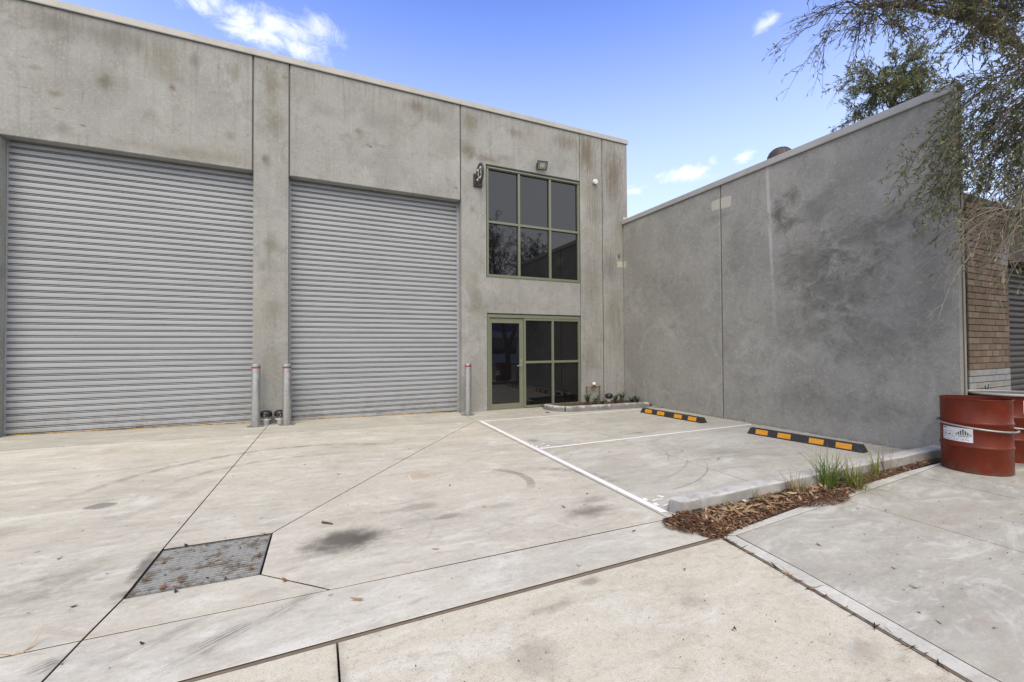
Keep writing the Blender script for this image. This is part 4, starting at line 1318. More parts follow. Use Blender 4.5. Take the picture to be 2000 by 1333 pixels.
for k in (0, 1):
    for half in (three_pts(16)[:17], three_pts(16)[18:]):
        for q in ribbon(half, 0.075):
            bm.faces.new([bm.verts.new((-0.0205, DY + 0.150 - (u * 0.135 + k * 0.160), DZ - 0.115 + v * 0.23)) for u, v in q])
from_bm('number', bm, M_white, sg)

fl = empty('floodlight', (4.835, -0.10, 5.665), label='small black floodlight above the upper window', cat='floodlight')
bm = bmesh.new()
add_box(bm, (-0.128, -0.012, -0.102), (0.128, 0.012, 0.102), 0.006)
hd = from_bm('housing', bm, M_black, fl)
hd.rotation_euler = (R(30), R(0), R(-10))
ln = box('lens', (-0.108, -0.0145, -0.082), (0.108, -0.0125, 0.082), M_lens, hd)
ld = box('led_panel', (-0.055, -0.0165, -0.04), (0.055, -0.015, 0.045), M_led, hd)
bm = bmesh.new()
add_tube(bm, [(-0.10, 0.015, -0.01), (-0.11, 0.05, -0.015), (-0.11, 0.098, 0.0)], 0.010, 8)
add_tube(bm, [(0.10, 0.015, -0.01), (0.10, 0.05, -0.015), (0.0, 0.098, 0.0)], 0.008, 8)
add_box(bm, (-0.165, -0.02, -0.012), (-0.115, 0.006, 0.014), 0.003)
from_bm('mount_arm', bm, M_black, fl)

sn = empty('motion_sensor', (6.365, 0, 5.545), label='round white sensor on the ribbed panel beside the upper window', cat='sensor')
bm = bmesh.new()
add_lathe(bm, [(0.052, -0.02), (0.058, 0.0), (0.060, 0.052), (0.054, 0.062), (0.0, 0.066)], 28, cap1=False)
bmesh.ops.rotate(bm, verts=bm.verts, cent=(0, 0, 0), matrix=Matrix.Rotation(R(102), 3, 'X') @ Matrix.Rotation(0, 3, 'Z'))
bmesh.ops.translate(bm, verts=bm.verts, vec=(0, -0.03, 0))
from_bm('housing', bm, M_white, sn, smooth=True)

pw = empty('meter_pipework', (6.22, -0.10, 0), label='copper gas pipe loop with brass valve and white cap against the ribbed wall', cat='pipework')
for s in (-0.19, 0.19):
    tube('pipe', [(s, 0, 0.05), (s, 0, 0.42)], 0.011, M_copper, pw, 10)
    bm = bmesh.new()
    add_box(bm, (s - 0.11 if s < 0 else s - 0.08, -0.004, 0.205), (s + 0.015, 0.006, 0.222), 0.002)
    add_box(bm, (s - 0.02, 0.006, 0.203), (s + 0.02, 0.097, 0.224), 0.002)
    from_bm('pipe_clip', bm, M_galv, pw)
bm = bmesh.new()
add_tube(bm, [(-0.19, 0, 0.41), (-0.10, 0, 0.408), (-0.08, 0, 0.408), (0.19, 0, 0.425)], [0.013, 0.013, 0.013, 0.013], 10)
for x in (-0.11, -0.03, 0.09):
    add_tube(bm, [(x - 0.016, 0, 0.412), (x + 0.016, 0, 0.414)], 0.021, 6)
for s in (-0.19, 0.19):
    add_box(bm, (s - 0.018, -0.018, 0.395), (s + 0.018, 0.018, 0.445), 0.004)
from_bm('crossbar', bm, M_brass, pw)
lathe('valve', [(0.030, 0.425), (0.034, 0.44), (0.034, 0.475), (0.038, 0.48)], M_brass, pw, 16, (0.025, 0, 0))
lathe('valve_cap', [(0.044, 0.481), (0.045, 0.52), (0.040, 0.534), (0.0, 0.537)], M_white, pw, 20, (0.025, 0, 0), cap1=False)
box('tag', (-0.165, -0.026, 0.385), (-0.130, -0.021, 0.425), M_amber, pw)

# ------------------------------------------------------------------ brick building next door
bb = empty('brick_building', (0, 0, 0), label='low brown brick workshop with dark roller door behind the drums', cat='building')
BY = -6.30
box('mortar_wall', (7.70, BY + 0.012, -0.12), (8.93, BY + 0.5, 3.30), M_mortar, bb)
box('recess_wall', (7.413, BY + 0.16, -0.12), (7.698, BY + 0.5, 3.30), M_mortar, bb)
BP, BH = 0.195, 0.0845
bmesh_b = {}
def brick_mesh(L_, m, rough=False):
    key = (round(L_, 3), m.name, rough)
    if key not in bmesh_b:
        bm = bmesh.new()
        add_box(bm, (0, -0.006, 0), (L_, 0.07, BH - 0.009), 0.004)
        if rough:
            for v in bm.verts:
                v.co += Vector((random.uniform(-.008, .008), random.uniform(-.014, .014), random.uniform(-.006, .006)))
        bmesh.ops.recalc_face_normals(bm, faces=bm.faces)
        me = bpy.data.meshes.new('brick')
        bm.to_mesh(me); bm.free()
        me.materials.append(m)
        bmesh_b[key] = me
    return bmesh_b[key]
rows = 39
for r_ in range(rows):
    z = -0.02 + r_ * BH
    x = 7.70
    first = True
    while x < 8.925:
        L_ = BP if not (first and r_ % 2) else BP / 2
        first = False
        L_ = min(L_, 8.93 - x)
        if L_ < 0.03: break
        white = z + BH * 0.5 < 1.075 or (x > 8.55 and 2.46 < z < 2.74)
        o = link_mesh('brick', brick_mesh(L_ - 0.008, M_brickw if white else M_brick), bb, (x, BY + random.uniform(-0.0025, 0.0025), z))
        x += L_
    if r_ < rows:
        x = 7.43 + random.uniform(0, 0.04)
        while x < 7.66:
            L_ = min(random.choice((0.12, 0.17, 0.22)), 7.69 - x)
            link_mesh('rough_brick', brick_mesh(round(L_ - 0.01, 2), M_brickr, True), bb, (x, BY + 0.135 + random.uniform(-0.03, 0.02), z))
            x += L_
# dark roller door
dk = box('roller_door', (8.935, BY + 0.20, -0.12), (11.6, BY + 0.26, 2.62), M_shutdark, bb)
V, F = [], []
for i, (z, y) in enumerate(((0, 0.0), (0.006, -0.004), (0.03, -0.026), (0.055, -0.026), (0.078, -0.004), (0.0845, 0.0))):
    V += [(0, y, z), (2.66, y, z)]
    if i: F.append((2 * i - 2, 2 * i - 1, 2 * i + 1, 2 * i))
sme = bpy.data.meshes.new('slat')
sme.from_pydata(V, [], F)
sme.materials.append(M_shutdark)
for i in range(30):
    link_mesh('slat', sme, dk, (8.937, BY + 0.198, 0.0 + i * 0.0865))
box('lintel', (8.935, BY + 0.02, 2.62), (11.6, BY + 0.5, 3.30), M_mortar, bb)
box('pier', (11.61, BY + 0.005, -0.12), (13.0, BY + 0.5, 3.30), M_brick, bb)
box('body', (7.42, BY + 0.51, -0.12), (13.0, 9.0, 3.26), M_brickr, bb)
box('parapet', (7.42, BY - 0.004, 3.302), (13.02, BY + 0.5, 3.38), M_mortar, bb)
# sprayed scribble on the white bricks
bm = bmesh.new()
def scrib(pts):
    pts = [(7.70 + u * 1.23, BY - 0.011, 0.50 + v * 0.30) for u, v in pts]
    add_tube(bm, pts, 0.006, 5)
scrib([(0.18, 0.1), (0.20, 0.8), (0.25, 1.1), (0.28, 0.7), (0.29, 0.15)])
scrib([(0.19, 0.5), (0.28, 0.5)])
scrib([(0.33, 1.2), (0.37, 0.6), (0.41, 1.25)])
scrib([(0.46 + 0.055 * math.cos(a), 0.75 + 0.28 * math.sin(a)) for a in [k * 0.45 for k in range(15)]])
scrib([(0.445 + 0.02 * math.cos(a), 0.75 + 0.1 * math.sin(a)) for a in [k * 0.7 for k in range(10)]])
scrib([(0.10, 0.2), (0.10, -0.4), (0.15, 0.1), (0.20, -0.4)])
scrib([(0.30, -0.3), (0.34, 0.25), (0.38, -0.05), (0.42, 0.25)])
scrib([(0.50, 0.3), (0.55, 0.05), (0.58, 0.25), (0.62, -0.1)])
from_bm('graffiti', bm, M_spray, bb)
# roof ventilator dome above the boundary wall
vd = empty('roof_ventilator', (9.5, -2.69, 3.262), label='dark domed roof ventilator showing above the boundary wall coping', cat='ventilator')
lathe('stack', [(0.17, 0.0), (0.17, 2.25)], M_dome, vd, 24)
lathe('dome', [(0.20, 2.16), (0.25, 2.22), (0.265, 2.31), (0.248, 2.41), (0.205, 2.50), (0.13, 2.565), (0.0, 2.59)], M_dome, vd, 32, cap1=False)
bm = bmesh.new()
for k in range(16):
    a = 2 * math.pi * k / 16
    add_tube(bm, [(rr * math.cos(a), rr * math.sin(a), zz) for rr, zz in ((0.253, 2.22), (0.268, 2.31), (0.251, 2.412), (0.208, 2.503), (0.132, 2.568))], 0.006, 4)
from_bm('vane', bm, M_dome, vd)

# ------------------------------------------------------------------ steel drums
DRR, DH = 0.284, 0.808
def make_drum(root, lid):
    pr = [(0.272, 0.0), (0.280, 0.004), (0.286, 0.010), (0.284, 0.020)]
    def hoop(z): return [(DRR, z - 0.020), (DRR + 0.006, z - 0.011), (DRR + 0.0095, z), (DRR + 0.006, z + 0.011), (DRR, z + 0.020)]
    pr += [(DRR, 0.03)] + hoop(0.285) + hoop(0.545) + [(DRR, DH - 0.02), (DRR + 0.003, DH - 0.012), (DRR + 0.008, DH - 0.004), (DRR + 0.005, DH), (DRR - 0.003, DH - 0.002), (DRR - 0.004, DH - 0.02), (DRR - 0.004, 0.56), (DRR - 0.004, 0.02), (0.0, 0.015)]
    o = lathe('body', pr, M_drum, root, 72, cap0=True, cap1=False)
    return o
def decal(root, az0, z0, ang, hgt, label_mesh=True):
    """paper label wrapped round the drum; s along, t up, both 0..1"""
    def P(s_, t, off):
        a = az0 + (s_ - 0.5) * ang
        return ((DRR + off) * math.cos(a), (DRR + off) * math.sin(a), z0 + t * hgt)
    bm = bmesh.new()
    n = 14
    lo = [bm.verts.new(P(i / n, 0, 0.0018)) for i in range(n + 1)]
    hi = [bm.verts.new(P(i / n, 1, 0.0018)) for i in range(n + 1)]
    for i in range(n): bm.faces.new((lo[i], lo[i + 1], hi[i + 1], hi[i]))
    lab = from_bm('hazard_label', bm, M_label, root, smooth=True)
    bm = bmesh.new()
    def poly(pts): bm.faces.new([bm.verts.new(P(s_, t, 0.003)) for s_, t in pts])
    def rect(a, b_, c_, d): poly([(a, b_), (c_, b_), (c_, d), (a, d)])
    def line(a, b_, w=0.006):
        ax, ay = a; bx, by = b_
        n_ = 5
        for k in range(n_):
            x0, y0 = ax + (bx - ax) * k / n_, ay + (by - ay) * k / n_
            x1, y1 = ax + (bx - ax) * (k + 1) / n_, ay + (by - ay) * (k + 1) / n_
            dx_, dy_ = (x1 - x0) * 2.1, y1 - y0
            l = math.hypot(dx_, dy_) or 1
            nx, ny = -dy_ / l * w / 2.1, dx_ / l * w
            poly([(x0 - nx, y0 - ny), (x1 - nx, y1 - ny), (x1 + nx, y1 + ny), (x0 + nx, y0 + ny)])
    # class 9 diamond: striped top half, figure 9 at the bottom corner
    cx, cy, hw, hh = 0.735, 0.50, 0.235, 0.40
    C_ = [(cx - hw, cy), (cx, cy - hh), (cx + hw, cy), (cx, cy + hh)]
    for i in range(4): line(C_[i], C_[(i + 1) % 4], 0.007)
    for k in range(-3, 4):
        xa, xb = cx + (k - 0.27) * hw / 3.6, cx + (k + 0.27) * hw / 3.6
        ta = hh * (1 - abs(xa - cx) / hw)
        tb = hh * (1 - abs(xb - cx) / hw)
        if k == 0:
            poly([(xa, cy), (xb, cy), (xb, cy + tb), (cx, cy + hh), (xa, cy + ta)])
        else:
            poly([(xa, cy), (xb, cy), (xb, cy + tb), (xa, cy + ta)])
    for s_ in (-1, 1):
        poly([(cx + s_ * hw, cy), (cx + s_ * hw * 0.90, cy + hh * 0.10), (cx + s_ * hw * 0.90, cy)][::s_])
    rng_ = random.Random(3)
    def words(x0, x1, y, h, gap=0.008, cw=0.014):
        x = x0
        while x < x1:
            w = cw * rng_.choice((0.7, 1.0, 1.0, 1.3))
            if rng_.random() > 0.16: rect(x, y, min(x + w, x1), y + h * rng_.choice((0.8, 1, 1)))
            x += w + gap * 0.6
    words(cx - 0.15, cx + 0.16, cy - 0.085, 0.035, 0.006, 0.011)
    words(cx - 0.10, cx + 0.11, cy - 0.14, 0.035, 0.006, 0.011)
    for a in range(8):
        t0, t1 = a / 8 * 2 * math.pi, (a + 1) / 8 * 2 * math.pi
        line((cx + 0.013 * math.cos(t0), 0.215 + 0.03 * math.sin(t0)), (cx + 0.013 * math.cos(t1), 0.215 + 0.03 * math.sin(t1)), 0.006)
    line((cx + 0.013, 0.215), (cx + 0.004, 0.16), 0.006)
    words(0.02, 0.20, 0.86, 0.075, 0.004, 0.020)
    line((0.015, 0.66), (0.40, 0.66)); line((0.40, 0.66), (0.41, 0.31)); line((0.015, 0.31), (0.48, 0.31)); line((0.48, 0.31), (0.49, 0.05)); line((0.02, 0.05), (0.49, 0.05))
    words(0.02, 0.06, 0.56, 0.04); words(0.115, 0.18, 0.55, 0.07, 0.005, 0.016)
    words(0.02, 0.09, 0.45, 0.03); words(0.115, 0.185, 0.43, 0.07, 0.005, 0.018)
    words(0.22, 0.25, 0.44, 0.02); rect(0.265, 0.42, 0.345, 0.50)
    words(0.02, 0.19, 0.335, 0.025); words(0.03, 0.12, 0.22, 0.025); words(0.03, 0.08, 0.15, 0.025); words(0.03, 0.15, 0.08, 0.025); words(0.18, 0.38, 0.14, 0.025, 0.003)
    words(0.52, 0.565, 0.10, 0.07, 0.004, 0.018); words(0.83, 0.89, 0.12, 0.07, 0.004, 0.016)
    pr_ = from_bm('label_print', bm, M_ink, lab)
    pr_['kind'] = 'stuff'
def cam_az(c_): return math.atan2(CAMP.y - c_[1], CAMP.x - c_[0])
D1, D2 = (6.772, -6.652), (7.66, -6.605)
g1 = empty('steel_drum', (*D1, 0), label='open topped rust red steel drum standing in front of the wall end', cat='drum', group='rust red steel drums on the footpath')
make_drum(g1, False)
decal(g1, cam_az(D1) - R(33), 0.335, R(58), 0.150)
g2 = empty('steel_drum', (*D2, 0), label='rust red steel drum with a pale rim ring behind the front drum', cat='drum', group='rust red steel drums on the footpath')
make_drum(g2, True)
decal(g2, cam_az(D2) + R(62), 0.60, R(58), 0.150)
bm = bmesh.new()
add_tube(bm, [(0.302 * math.cos(2 * math.pi * k / 64), 0.302 * math.sin(2 * math.pi * k / 64), DH + 0.004) for k in range(64)], 0.015, 8, closed=True)
o = from_bm('rim_ring', bm, M_cap, g2, smooth=True)
bm = bmesh.new()
add_lathe(bm, [(0.300, DH + 0.002), (0.27, DH - 0.004), (0.0, DH - 0.002)], 48, cap0=False, cap1=False)
from_bm('lid', bm, M_galvd, g2, smooth=True)
lathe('foot_ring', [(0.286, 0.001), (0.292, 0.004), (0.292, 0.018), (0.2865, 0.021)], M_galv, g2, 48, cap0=False, cap1=False)
def clamp_ring(loc, rad, tilt, az, lab):
    bm = bmesh.new()
    pts = [(rad * math.cos(2 * math.pi * k / 72), rad * math.sin(2 * math.pi * k / 72), 0) for k in range(72)]
    add_tube(bm, pts, 0.0100, 8, closed=True)
    o = from_bm('clamp_ring', bm, M_galv, None, smooth=True)
    o.location = loc
    o.rotation_euler = Matrix.Rotation(tilt, 3, Vector((math.cos(az), math.sin(az), 0))).to_euler()
    return tag(o, lab, 'clamp ring', 'loose drum clamp rings')
# the rings hang on the upper hoop, drooping to the right
ca = cam_az(D1)
clamp_ring((D1[0] + 0.010 * math.cos(ca), D1[1] + 0.010 * math.sin(ca), 0.502), 0.318, R(-5.5), ca + R(-5), 'loose steel clamp ring hanging tilted round the front drum')
ca2 = cam_az(D2)
clamp_ring((D2[0], D2[1], 0.44), 0.316, R(-4.0), ca2 + R(-5), 'loose steel clamp ring round the rear drum')

# ------------------------------------------------------------------ mulch strip
def in_poly(x, y, P):
    ins = False
    j = len(P) - 1
    for i in range(len(P)):
        if (P[i][1] > y) != (P[j][1] > y) and x < (P[j][0] - P[i][0]) * (y - P[i][1]) / (P[j][1] - P[i][1]) + P[i][0]:
            ins = not ins
        j = i
    return ins
MP = [(2.52, -6.265), (2.47, -6.33), (2.46, -6.42), (2.55, -6.53), (2.66, -6.595), (2.78, -6.605), (2.92, -6.59), (3.73, -6.50), (3.95, -6.57), (4.18, -6.66), (4.42, -6.62), (4.52, -6.55), (4.75, -6.465), (5.12, -6.42), (6.0, -6.355), (6.93, -6.30), (6.93, -6.255), (3.0, -6.265), (2.82, -6.235), (2.66, -6.24)]
def pedge(x):
    return -6.622 + (x - 2.745) * 0.1117 if x < 4.375 else topedge(x)
def rise(x, y):
    return max(0.0, min(1.0, (y - pedge(x)) / 0.13))
strip = empty('mulch_bed', (0, 0, 0), label='strip of soil between kerb and footpath', kind='structure')
bm = bmesh.new()
colr = []
for i in range(45):
    x = 2.55 + (6.96 - 2.55) * i / 44
    yf = max(pedge(x), -6.60) if x > 2.72 else -6.52 + abs(x - 2.64) * 0.8
    colr.append([bm.verts.new((x, yf + (-6.243 - yf) * t, z)) for t, z in ((0.0, -0.004 if x > 2.7 else 0.002), (0.35, 0.014), (0.7, 0.020), (1.0, 0.022), (1.0, -0.08))])
for a_, b_ in zip(colr, colr[1:]):
    for k in range(4):
        bm.faces.new((a_[k], b_[k], b_[k + 1], a_[k + 1]))
from_bm('soil', bm, M_soil, strip)

def chips(n, poly, zfun, palette, lrange, wrange, curl=0.15, rng=rng):
    xs = [q[0] for q in poly]; ys = [q[1] for q in poly]
    V, F, T = [], [], []
    cnt = 0
    while cnt < n:
        x, y = rng.uniform(min(xs), max(xs)), rng.uniform(min(ys), max(ys))
        if not in_poly(x, y, poly): continue
        L_, w = rng.uniform(*lrange), rng.uniform(*wrange)
        a = rng.uniform(0, math.pi * 2)
        pit = rng.normal(0, 0.22)
        rol = rng.normal(0, 0.5)
        M_ = (Matrix.Rotation(a, 3, 'Z') @ Matrix.Rotation(pit, 3, 'Y') @ Matrix.Rotation(rol, 3, 'X'))
        z = zfun(x, y) + abs(rng.normal(0, 0.006)) + abs(math.sin(pit)) * L_ * 0.35
        th = 0.0018 + w * 0.12
        c_ = L_ * curl * rng.uniform(-0.3, 1.0)
        base = len(V)
        loc = [(-.5 * L_, 0, -c_ * .5), (-.15 * L_, -w / 2, 0), (-.15 * L_, w / 2, 0), (.2 * L_, -w / 2 * .8, 0), (.2 * L_, w / 2 * .8, 0), (.5 * L_, 0, -c_ * .5), (-.1 * L_, 0, -th - c_ * .1), (.2 * L_, 0, -th - c_ * .1)]
        loc = [(u, v, max(t, -0.004) if False else t) for u, v, t in loc]
        for q in loc:
            v = M_ @ Vector(q)
            V.append((x + v.x, y + v.y, max(0.002, z + v.z)))
        F += [(base, base + 1, base + 2), (base + 1, base + 3, base + 4), (base + 1, base + 4, base + 2), (base + 3, base + 5, base + 4), (base, base + 6, base + 1), (base, base + 2, base + 6), (base + 6, base + 7, base + 3), (base + 6, base + 3, base + 1), (base + 6, base + 2, base + 4), (base + 6, base + 4, base + 7), (base + 7, base + 4, base + 5), (base + 7, base + 5, base + 3)]
        c = np.array(palette[rng.integers(len(palette))]) * rng.uniform(0.65, 1.25)
        T += [c] * 8
        cnt += 1
    return V, F, T
RED = [(0.115, 0.052, 0.026), (0.155, 0.072, 0.035), (0.085, 0.043, 0.025), (0.06, 0.034, 0.022), (0.21, 0.11, 0.055), (0.04, 0.027, 0.02), (0.30, 0.20, 0.115)]
TAN = [(0.30, 0.20, 0.115), (0.24, 0.155, 0.085), (0.36, 0.26, 0.16), (0.17, 0.10, 0.055), (0.11, 0.06, 0.03), (0.20, 0.10, 0.05), (0.07, 0.04, 0.025)]
def mz(x, y): return 0.003 + rise(x, y) * mz0(x, y)
def mz0(x, y): return 0.020 + 0.018 * math.sin(x * 5.1) * 0.4 + 0.012 * max(0, 1 - abs(x - 3.2) / 1.2)
V, F, T = [], [], []
def merge(t):
    b_ = len(V)
    V.extend(t[0]); F.extend([tuple(i + b_ for i in f) for f in t[1]]); T.extend(t[2])
merge(chips(1700, [(x, y) for x, y in MP if x < 3.2] + [(3.2, -6.565), (3.2, -6.265)], lambda x, y: mz(x, y) * (0.55 if y < -6.5 or x < 2.6 else 1), RED, (0.018, 0.075), (0.004, 0.010)))
EM = [(2.72, -6.27), (3.0, -6.275), (5.0, -6.265), (5.0, -6.44), (4.52, -6.54), (3.73, -6.495), (2.95, -6.585)]
merge(chips(1700, EM, mz, TAN + RED[:3], (0.025, 0.08), (0.007, 0.016), 0.3))
merge(chips(1300, [(2.74, -6.45), (3.73, -6.40), (4.6, -6.40), (4.6, -6.48), (3.73, -6.505), (2.95, -6.612), (2.74, -6.632)], lambda x, y: mz(x, y), RED + TAN, (0.02, 0.075), (0.005, 0.013)))
merge(chips(700, [(3.7, -6.46), (3.75, -6.52), (3.95, -6.59), (4.18, -6.655), (4.40, -6.62), (4.52, -6.54), (4.6, -6.45)], lambda x, y: 0.012, RED, (0.015, 0.07), (0.003, 0.009)))
merge(chips(1100, [(4.9, -6.265), (6.93, -6.255), (6.93, -6.30), (5.12, -6.42), (4.7, -6.45)], mz, RED + TAN, (0.015, 0.06), (0.005, 0.013)))
merge(chips(160, [(2.75, -6.52), (4.4, -6.42), (4.6, -6.28), (2.85, -6.29)], lambda x, y: mz(x, y) + 0.012, TAN[:3] + RED[3:4], (0.05, 0.10), (0.012, 0.024), 0.5))
merge(chips(60, [(2.9, -6.5), (3.7, -6.45), (3.7, -6.3), (2.9, -6.3)], lambda x, y: mz(x, y) + 0.015, TAN[:3], (0.08, 0.15), (0.014, 0.022), 0.1))
merge(chips(260, [(2.58, -6.57), (2.86, -6.55), (2.87, -6.625), (2.74, -6.66), (2.62, -6.63)], lambda x, y: 0.003, RED, (0.02, 0.07), (0.003, 0.009)))
mul = from_arrays('bark_mulch', V, F, M_chip, None, np.array(T))
tag(mul, 'red brown bark and leaf mulch spilling from the strip along the kerb', 'mulch', kind='stuff')
# leaf dirt gathered along the wall foot and in the garden bed
V, F, T = [], [], []
merge(chips(260, [(7.13, -5.9), (7.235, -5.9), (7.235, -1.2), (7.19, -1.2)], lambda x, y: 0.004, RED + TAN, (0.010, 0.035), (0.003, 0.008)))
merge(chips(70, [(6.98, -1.25), (7.23, -1.25), (7.23, -1.5), (7.05, -1.4)], lambda x, y: 0.006, RED + TAN, (0.015, 0.05), (0.004, 0.01)))
merge(chips(240, [(4.9, -0.6), (6.9, -0.95), (7.2, -0.95), (7.2, -0.05), (4.9, -0.1)], lambda x, y: 0.058, RED, (0.02, 0.06), (0.006, 0.014)))
lit = from_arrays('leaf_litter', V, F, M_chip, None, np.array(T))
tag(lit, 'dry leaf litter gathered at the foot of the side wall and garden bed', 'leaf litter', kind='stuff')

# ------------------------------------------------------------------ grass tufts
def blades(n, spread, hmin, hmax, lean, pal, w=0.004, rs=1, tip=(0.30, 0.24, 0.10)):
    g = np.random.default_rng(rs)
    V, F, T = [], [], []
    for _ in range(n):
        a = g.uniform(0, 2 * math.pi)
        r0 = spread * math.sqrt(g.uniform(0, 1))
        x0, y0 = r0 * math.cos(a), r0 * math.sin(a)
        h = g.uniform(hmin, hmax)
        ln_ = abs(g.normal(0.35, 0.35)) * lean
        da = a + g.normal(0, 0.7)
        ww = w * g.uniform(0.6, 1.3)
        c = np.array(pal[g.integers(len(pal))]) * g.uniform(0.7, 1.25)
        side = (-math.sin(da), math.cos(da))
        b_ = len(V)
        ns = 5
        for k in range(ns + 1):
            t = k / ns
            o = ln_ * h * (t ** 1.8)
            z = h * (t - 0.28 * ln_ * t * t * t)
            wk = ww * (1 - t) ** 0.7 + 0.0004
            for s_ in (-1, 1):
                V.append((x0 + math.cos(da) * o + side[0] * wk * s_, y0 + math.sin(da) * o + side[1] * wk * s_, max(0.0, z)))
                T.append(c * (1 - t ** 3 * 0.6) + np.array(tip) * (t ** 3 * 0.6))
        for k in range(ns):
            q = b_ + 2 * k
            F.append((q, q + 1, q + 3, q + 2))
    return V, F, np.array(T)
GRN = [(0.12, 0.19, 0.035), (0.16, 0.23, 0.05), (0.085, 0.15, 0.025), (0.20, 0.24, 0.07)]
YGR = [(0.17, 0.20, 0.04), (0.22, 0.22, 0.06), (0.12, 0.17, 0.03), (0.28, 0.24, 0.09)]
DRY = [(0.32, 0.23, 0.11), (0.25, 0.17, 0.08), (0.36, 0.28, 0.15), (0.16, 0.15, 0.05)]
for i, (x, y, n, sp_, h0, h1, lean, pal, lab) in enumerate((
        (4.60, -6.31, 150, 0.085, 0.14, 0.44, 1.5, GRN, 'largest bright green grass tuft against the kerb'),
        (4.93, -6.36, 110, 0.10, 0.10, 0.34, 1.6, YGR, 'yellow green straggling grass tuft right of the largest tuft'),
        (5.48, -6.31, 45, 0.05, 0.12, 0.33, 1.0, YGR, 'small thin grass tuft in the strip nearest the drums'),
        (4.80, -6.47, 55, 0.07, 0.04, 0.22, 3.2, YGR, 'flattened grass lying out over the footpath edge'),
        (4.09, -6.33, 70, 0.09, 0.08, 0.24, 1.3, DRY, 'dry straw coloured grass clump in the tan leaves'),
        (3.16, -6.36, 26, 0.035, 0.04, 0.12, 1.0, GRN, 'tiny green grass shoots nearest the kerb end'),
        (3.58, -6.33, 30, 0.05, 0.05, 0.15, 1.0, GRN + DRY, 'tiny mixed grass shoots midway along the tan leaves'),
        (5.75, -6.30, 9, 0.05, 0.25, 0.48, 1.2, DRY, 'few tall dry grass stalks bending over the kerb'))):
    V_, F_, T_ = blades(n, sp_, h0, h1, lean, pal, 0.0038, 20 + i)
    o = from_arrays('grass_tuft', V_, F_, M_grass, None, T_, loc=(x, y, 0.012))
    tag(o, lab, 'grass tuft', 'grass tufts along the kerb')
pp = box('paper_scrap', (-0.05, -0.02, 0.0), (0.05, 0.02, 0.003), M_label)
pp.location = (3.42, -6.31, 0.05)
pp.rotation_euler = (0.15, 0.2, 0.5)
tag(pp, 'small torn white paper scrap on the tan leaves', 'paper scrap')

# ------------------------------------------------------------------ shrubs in the garden bed
def shrub(x, y, h, sp_, n, seed, lab):
    g = np.random.default_rng(seed)
    root = empty('shrub', (x, y, 0.055), label=lab, cat='shrub', group='small shrubs in the garden bed')
    bm = bmesh.new()
    V, F, T = [], [], []
    for s_ in range(n):
        a = g.uniform(0, 2 * math.pi)
        hh = h * g.uniform(0.55, 1.0)
        tx, ty = sp_ * g.uniform(0.2, 1) * math.cos(a), sp_ * g.uniform(0.2, 1) * math.sin(a)
        pts = [(0.2 * tx, 0.2 * ty, 0), (0.5 * tx, 0.5 * ty, hh * 0.5), (tx, ty, hh)]
        add_tube(bm, pts, [0.004, 0.003, 0.002], 5)
        for k in range(20):
            t = g.uniform(0.35, 1.08)
            px_, py_, pz_ = tx * t * t + tx * 0.1, ty * t * t + ty * 0.1, hh * t
            la = g.uniform(0, 2 * math.pi)
            L_ = g.uniform(0.04, 0.068)
            w = L_ * 0.62
            upz = g.uniform(-0.35, 0.45)
            d = Vector((math.cos(la), math.sin(la), upz)).normalized()
            sd_ = d.cross(Vector((0, 0, 1))).normalized()
            b_ = len(V)
            P0 = Vector((px_, py_, pz_))
            for q in (P0, P0 + d * L_ * .45 + sd_ * w / 2, P0 + d * L_ * .45 - sd_ * w / 2 , P0 + d * L_ * .8 + sd_ * w * .35 - Vector((0, 0, .003)), P0 + d * L_ * .8 - sd_ * w * .35 - Vector((0, 0, .003)), P0 + d * L_ - Vector((0, 0, .006))):
                V.append(tuple(q))
            F += [(b_, b_ + 1, b_ + 2), (b_ + 1, b_ + 3, b_ + 4), (b_ + 1, b_ + 4, b_ + 2), (b_ + 3, b_ + 5, b_ + 4)]
            T += [np.array((0.055, 0.105, 0.03)) * g.uniform(0.55, 1.5)] * 6
    from_bm('stem', bm, M_bark, root)
    lf = from_arrays('foliage', V, F, M_leaf, root, np.array(T))
    lf['kind'] = 'stuff'
for i, (x, y, h, sp_, n, lab) in enumerate(((5.83, -0.42, 0.24, 0.10, 7, 'bushy little shrub in front of the last glass pane'), (6.02, -0.45, 0.20, 0.09, 5, 'small shrub just left of the first copper pipe'), (6.20, -0.55, 0.08, 0.10, 4, 'lowest flat shrub between the copper pipes'), (6.52, -0.55, 0.24, 0.12, 7, 'shrub in front of the black domed cowl'), (6.78, -0.50, 0.25, 0.11, 7, 'tallest shrub right of the black domed cowl'), (6.98, -0.62, 0.13, 0.12, 6, 'low spreading shrub second from the side wall'), (7.10, -0.66, 0.16, 0.10, 6, 'shrub closest to the side wall'))):
    shrub(x, y, h, sp_, n, 50 + i, lab)

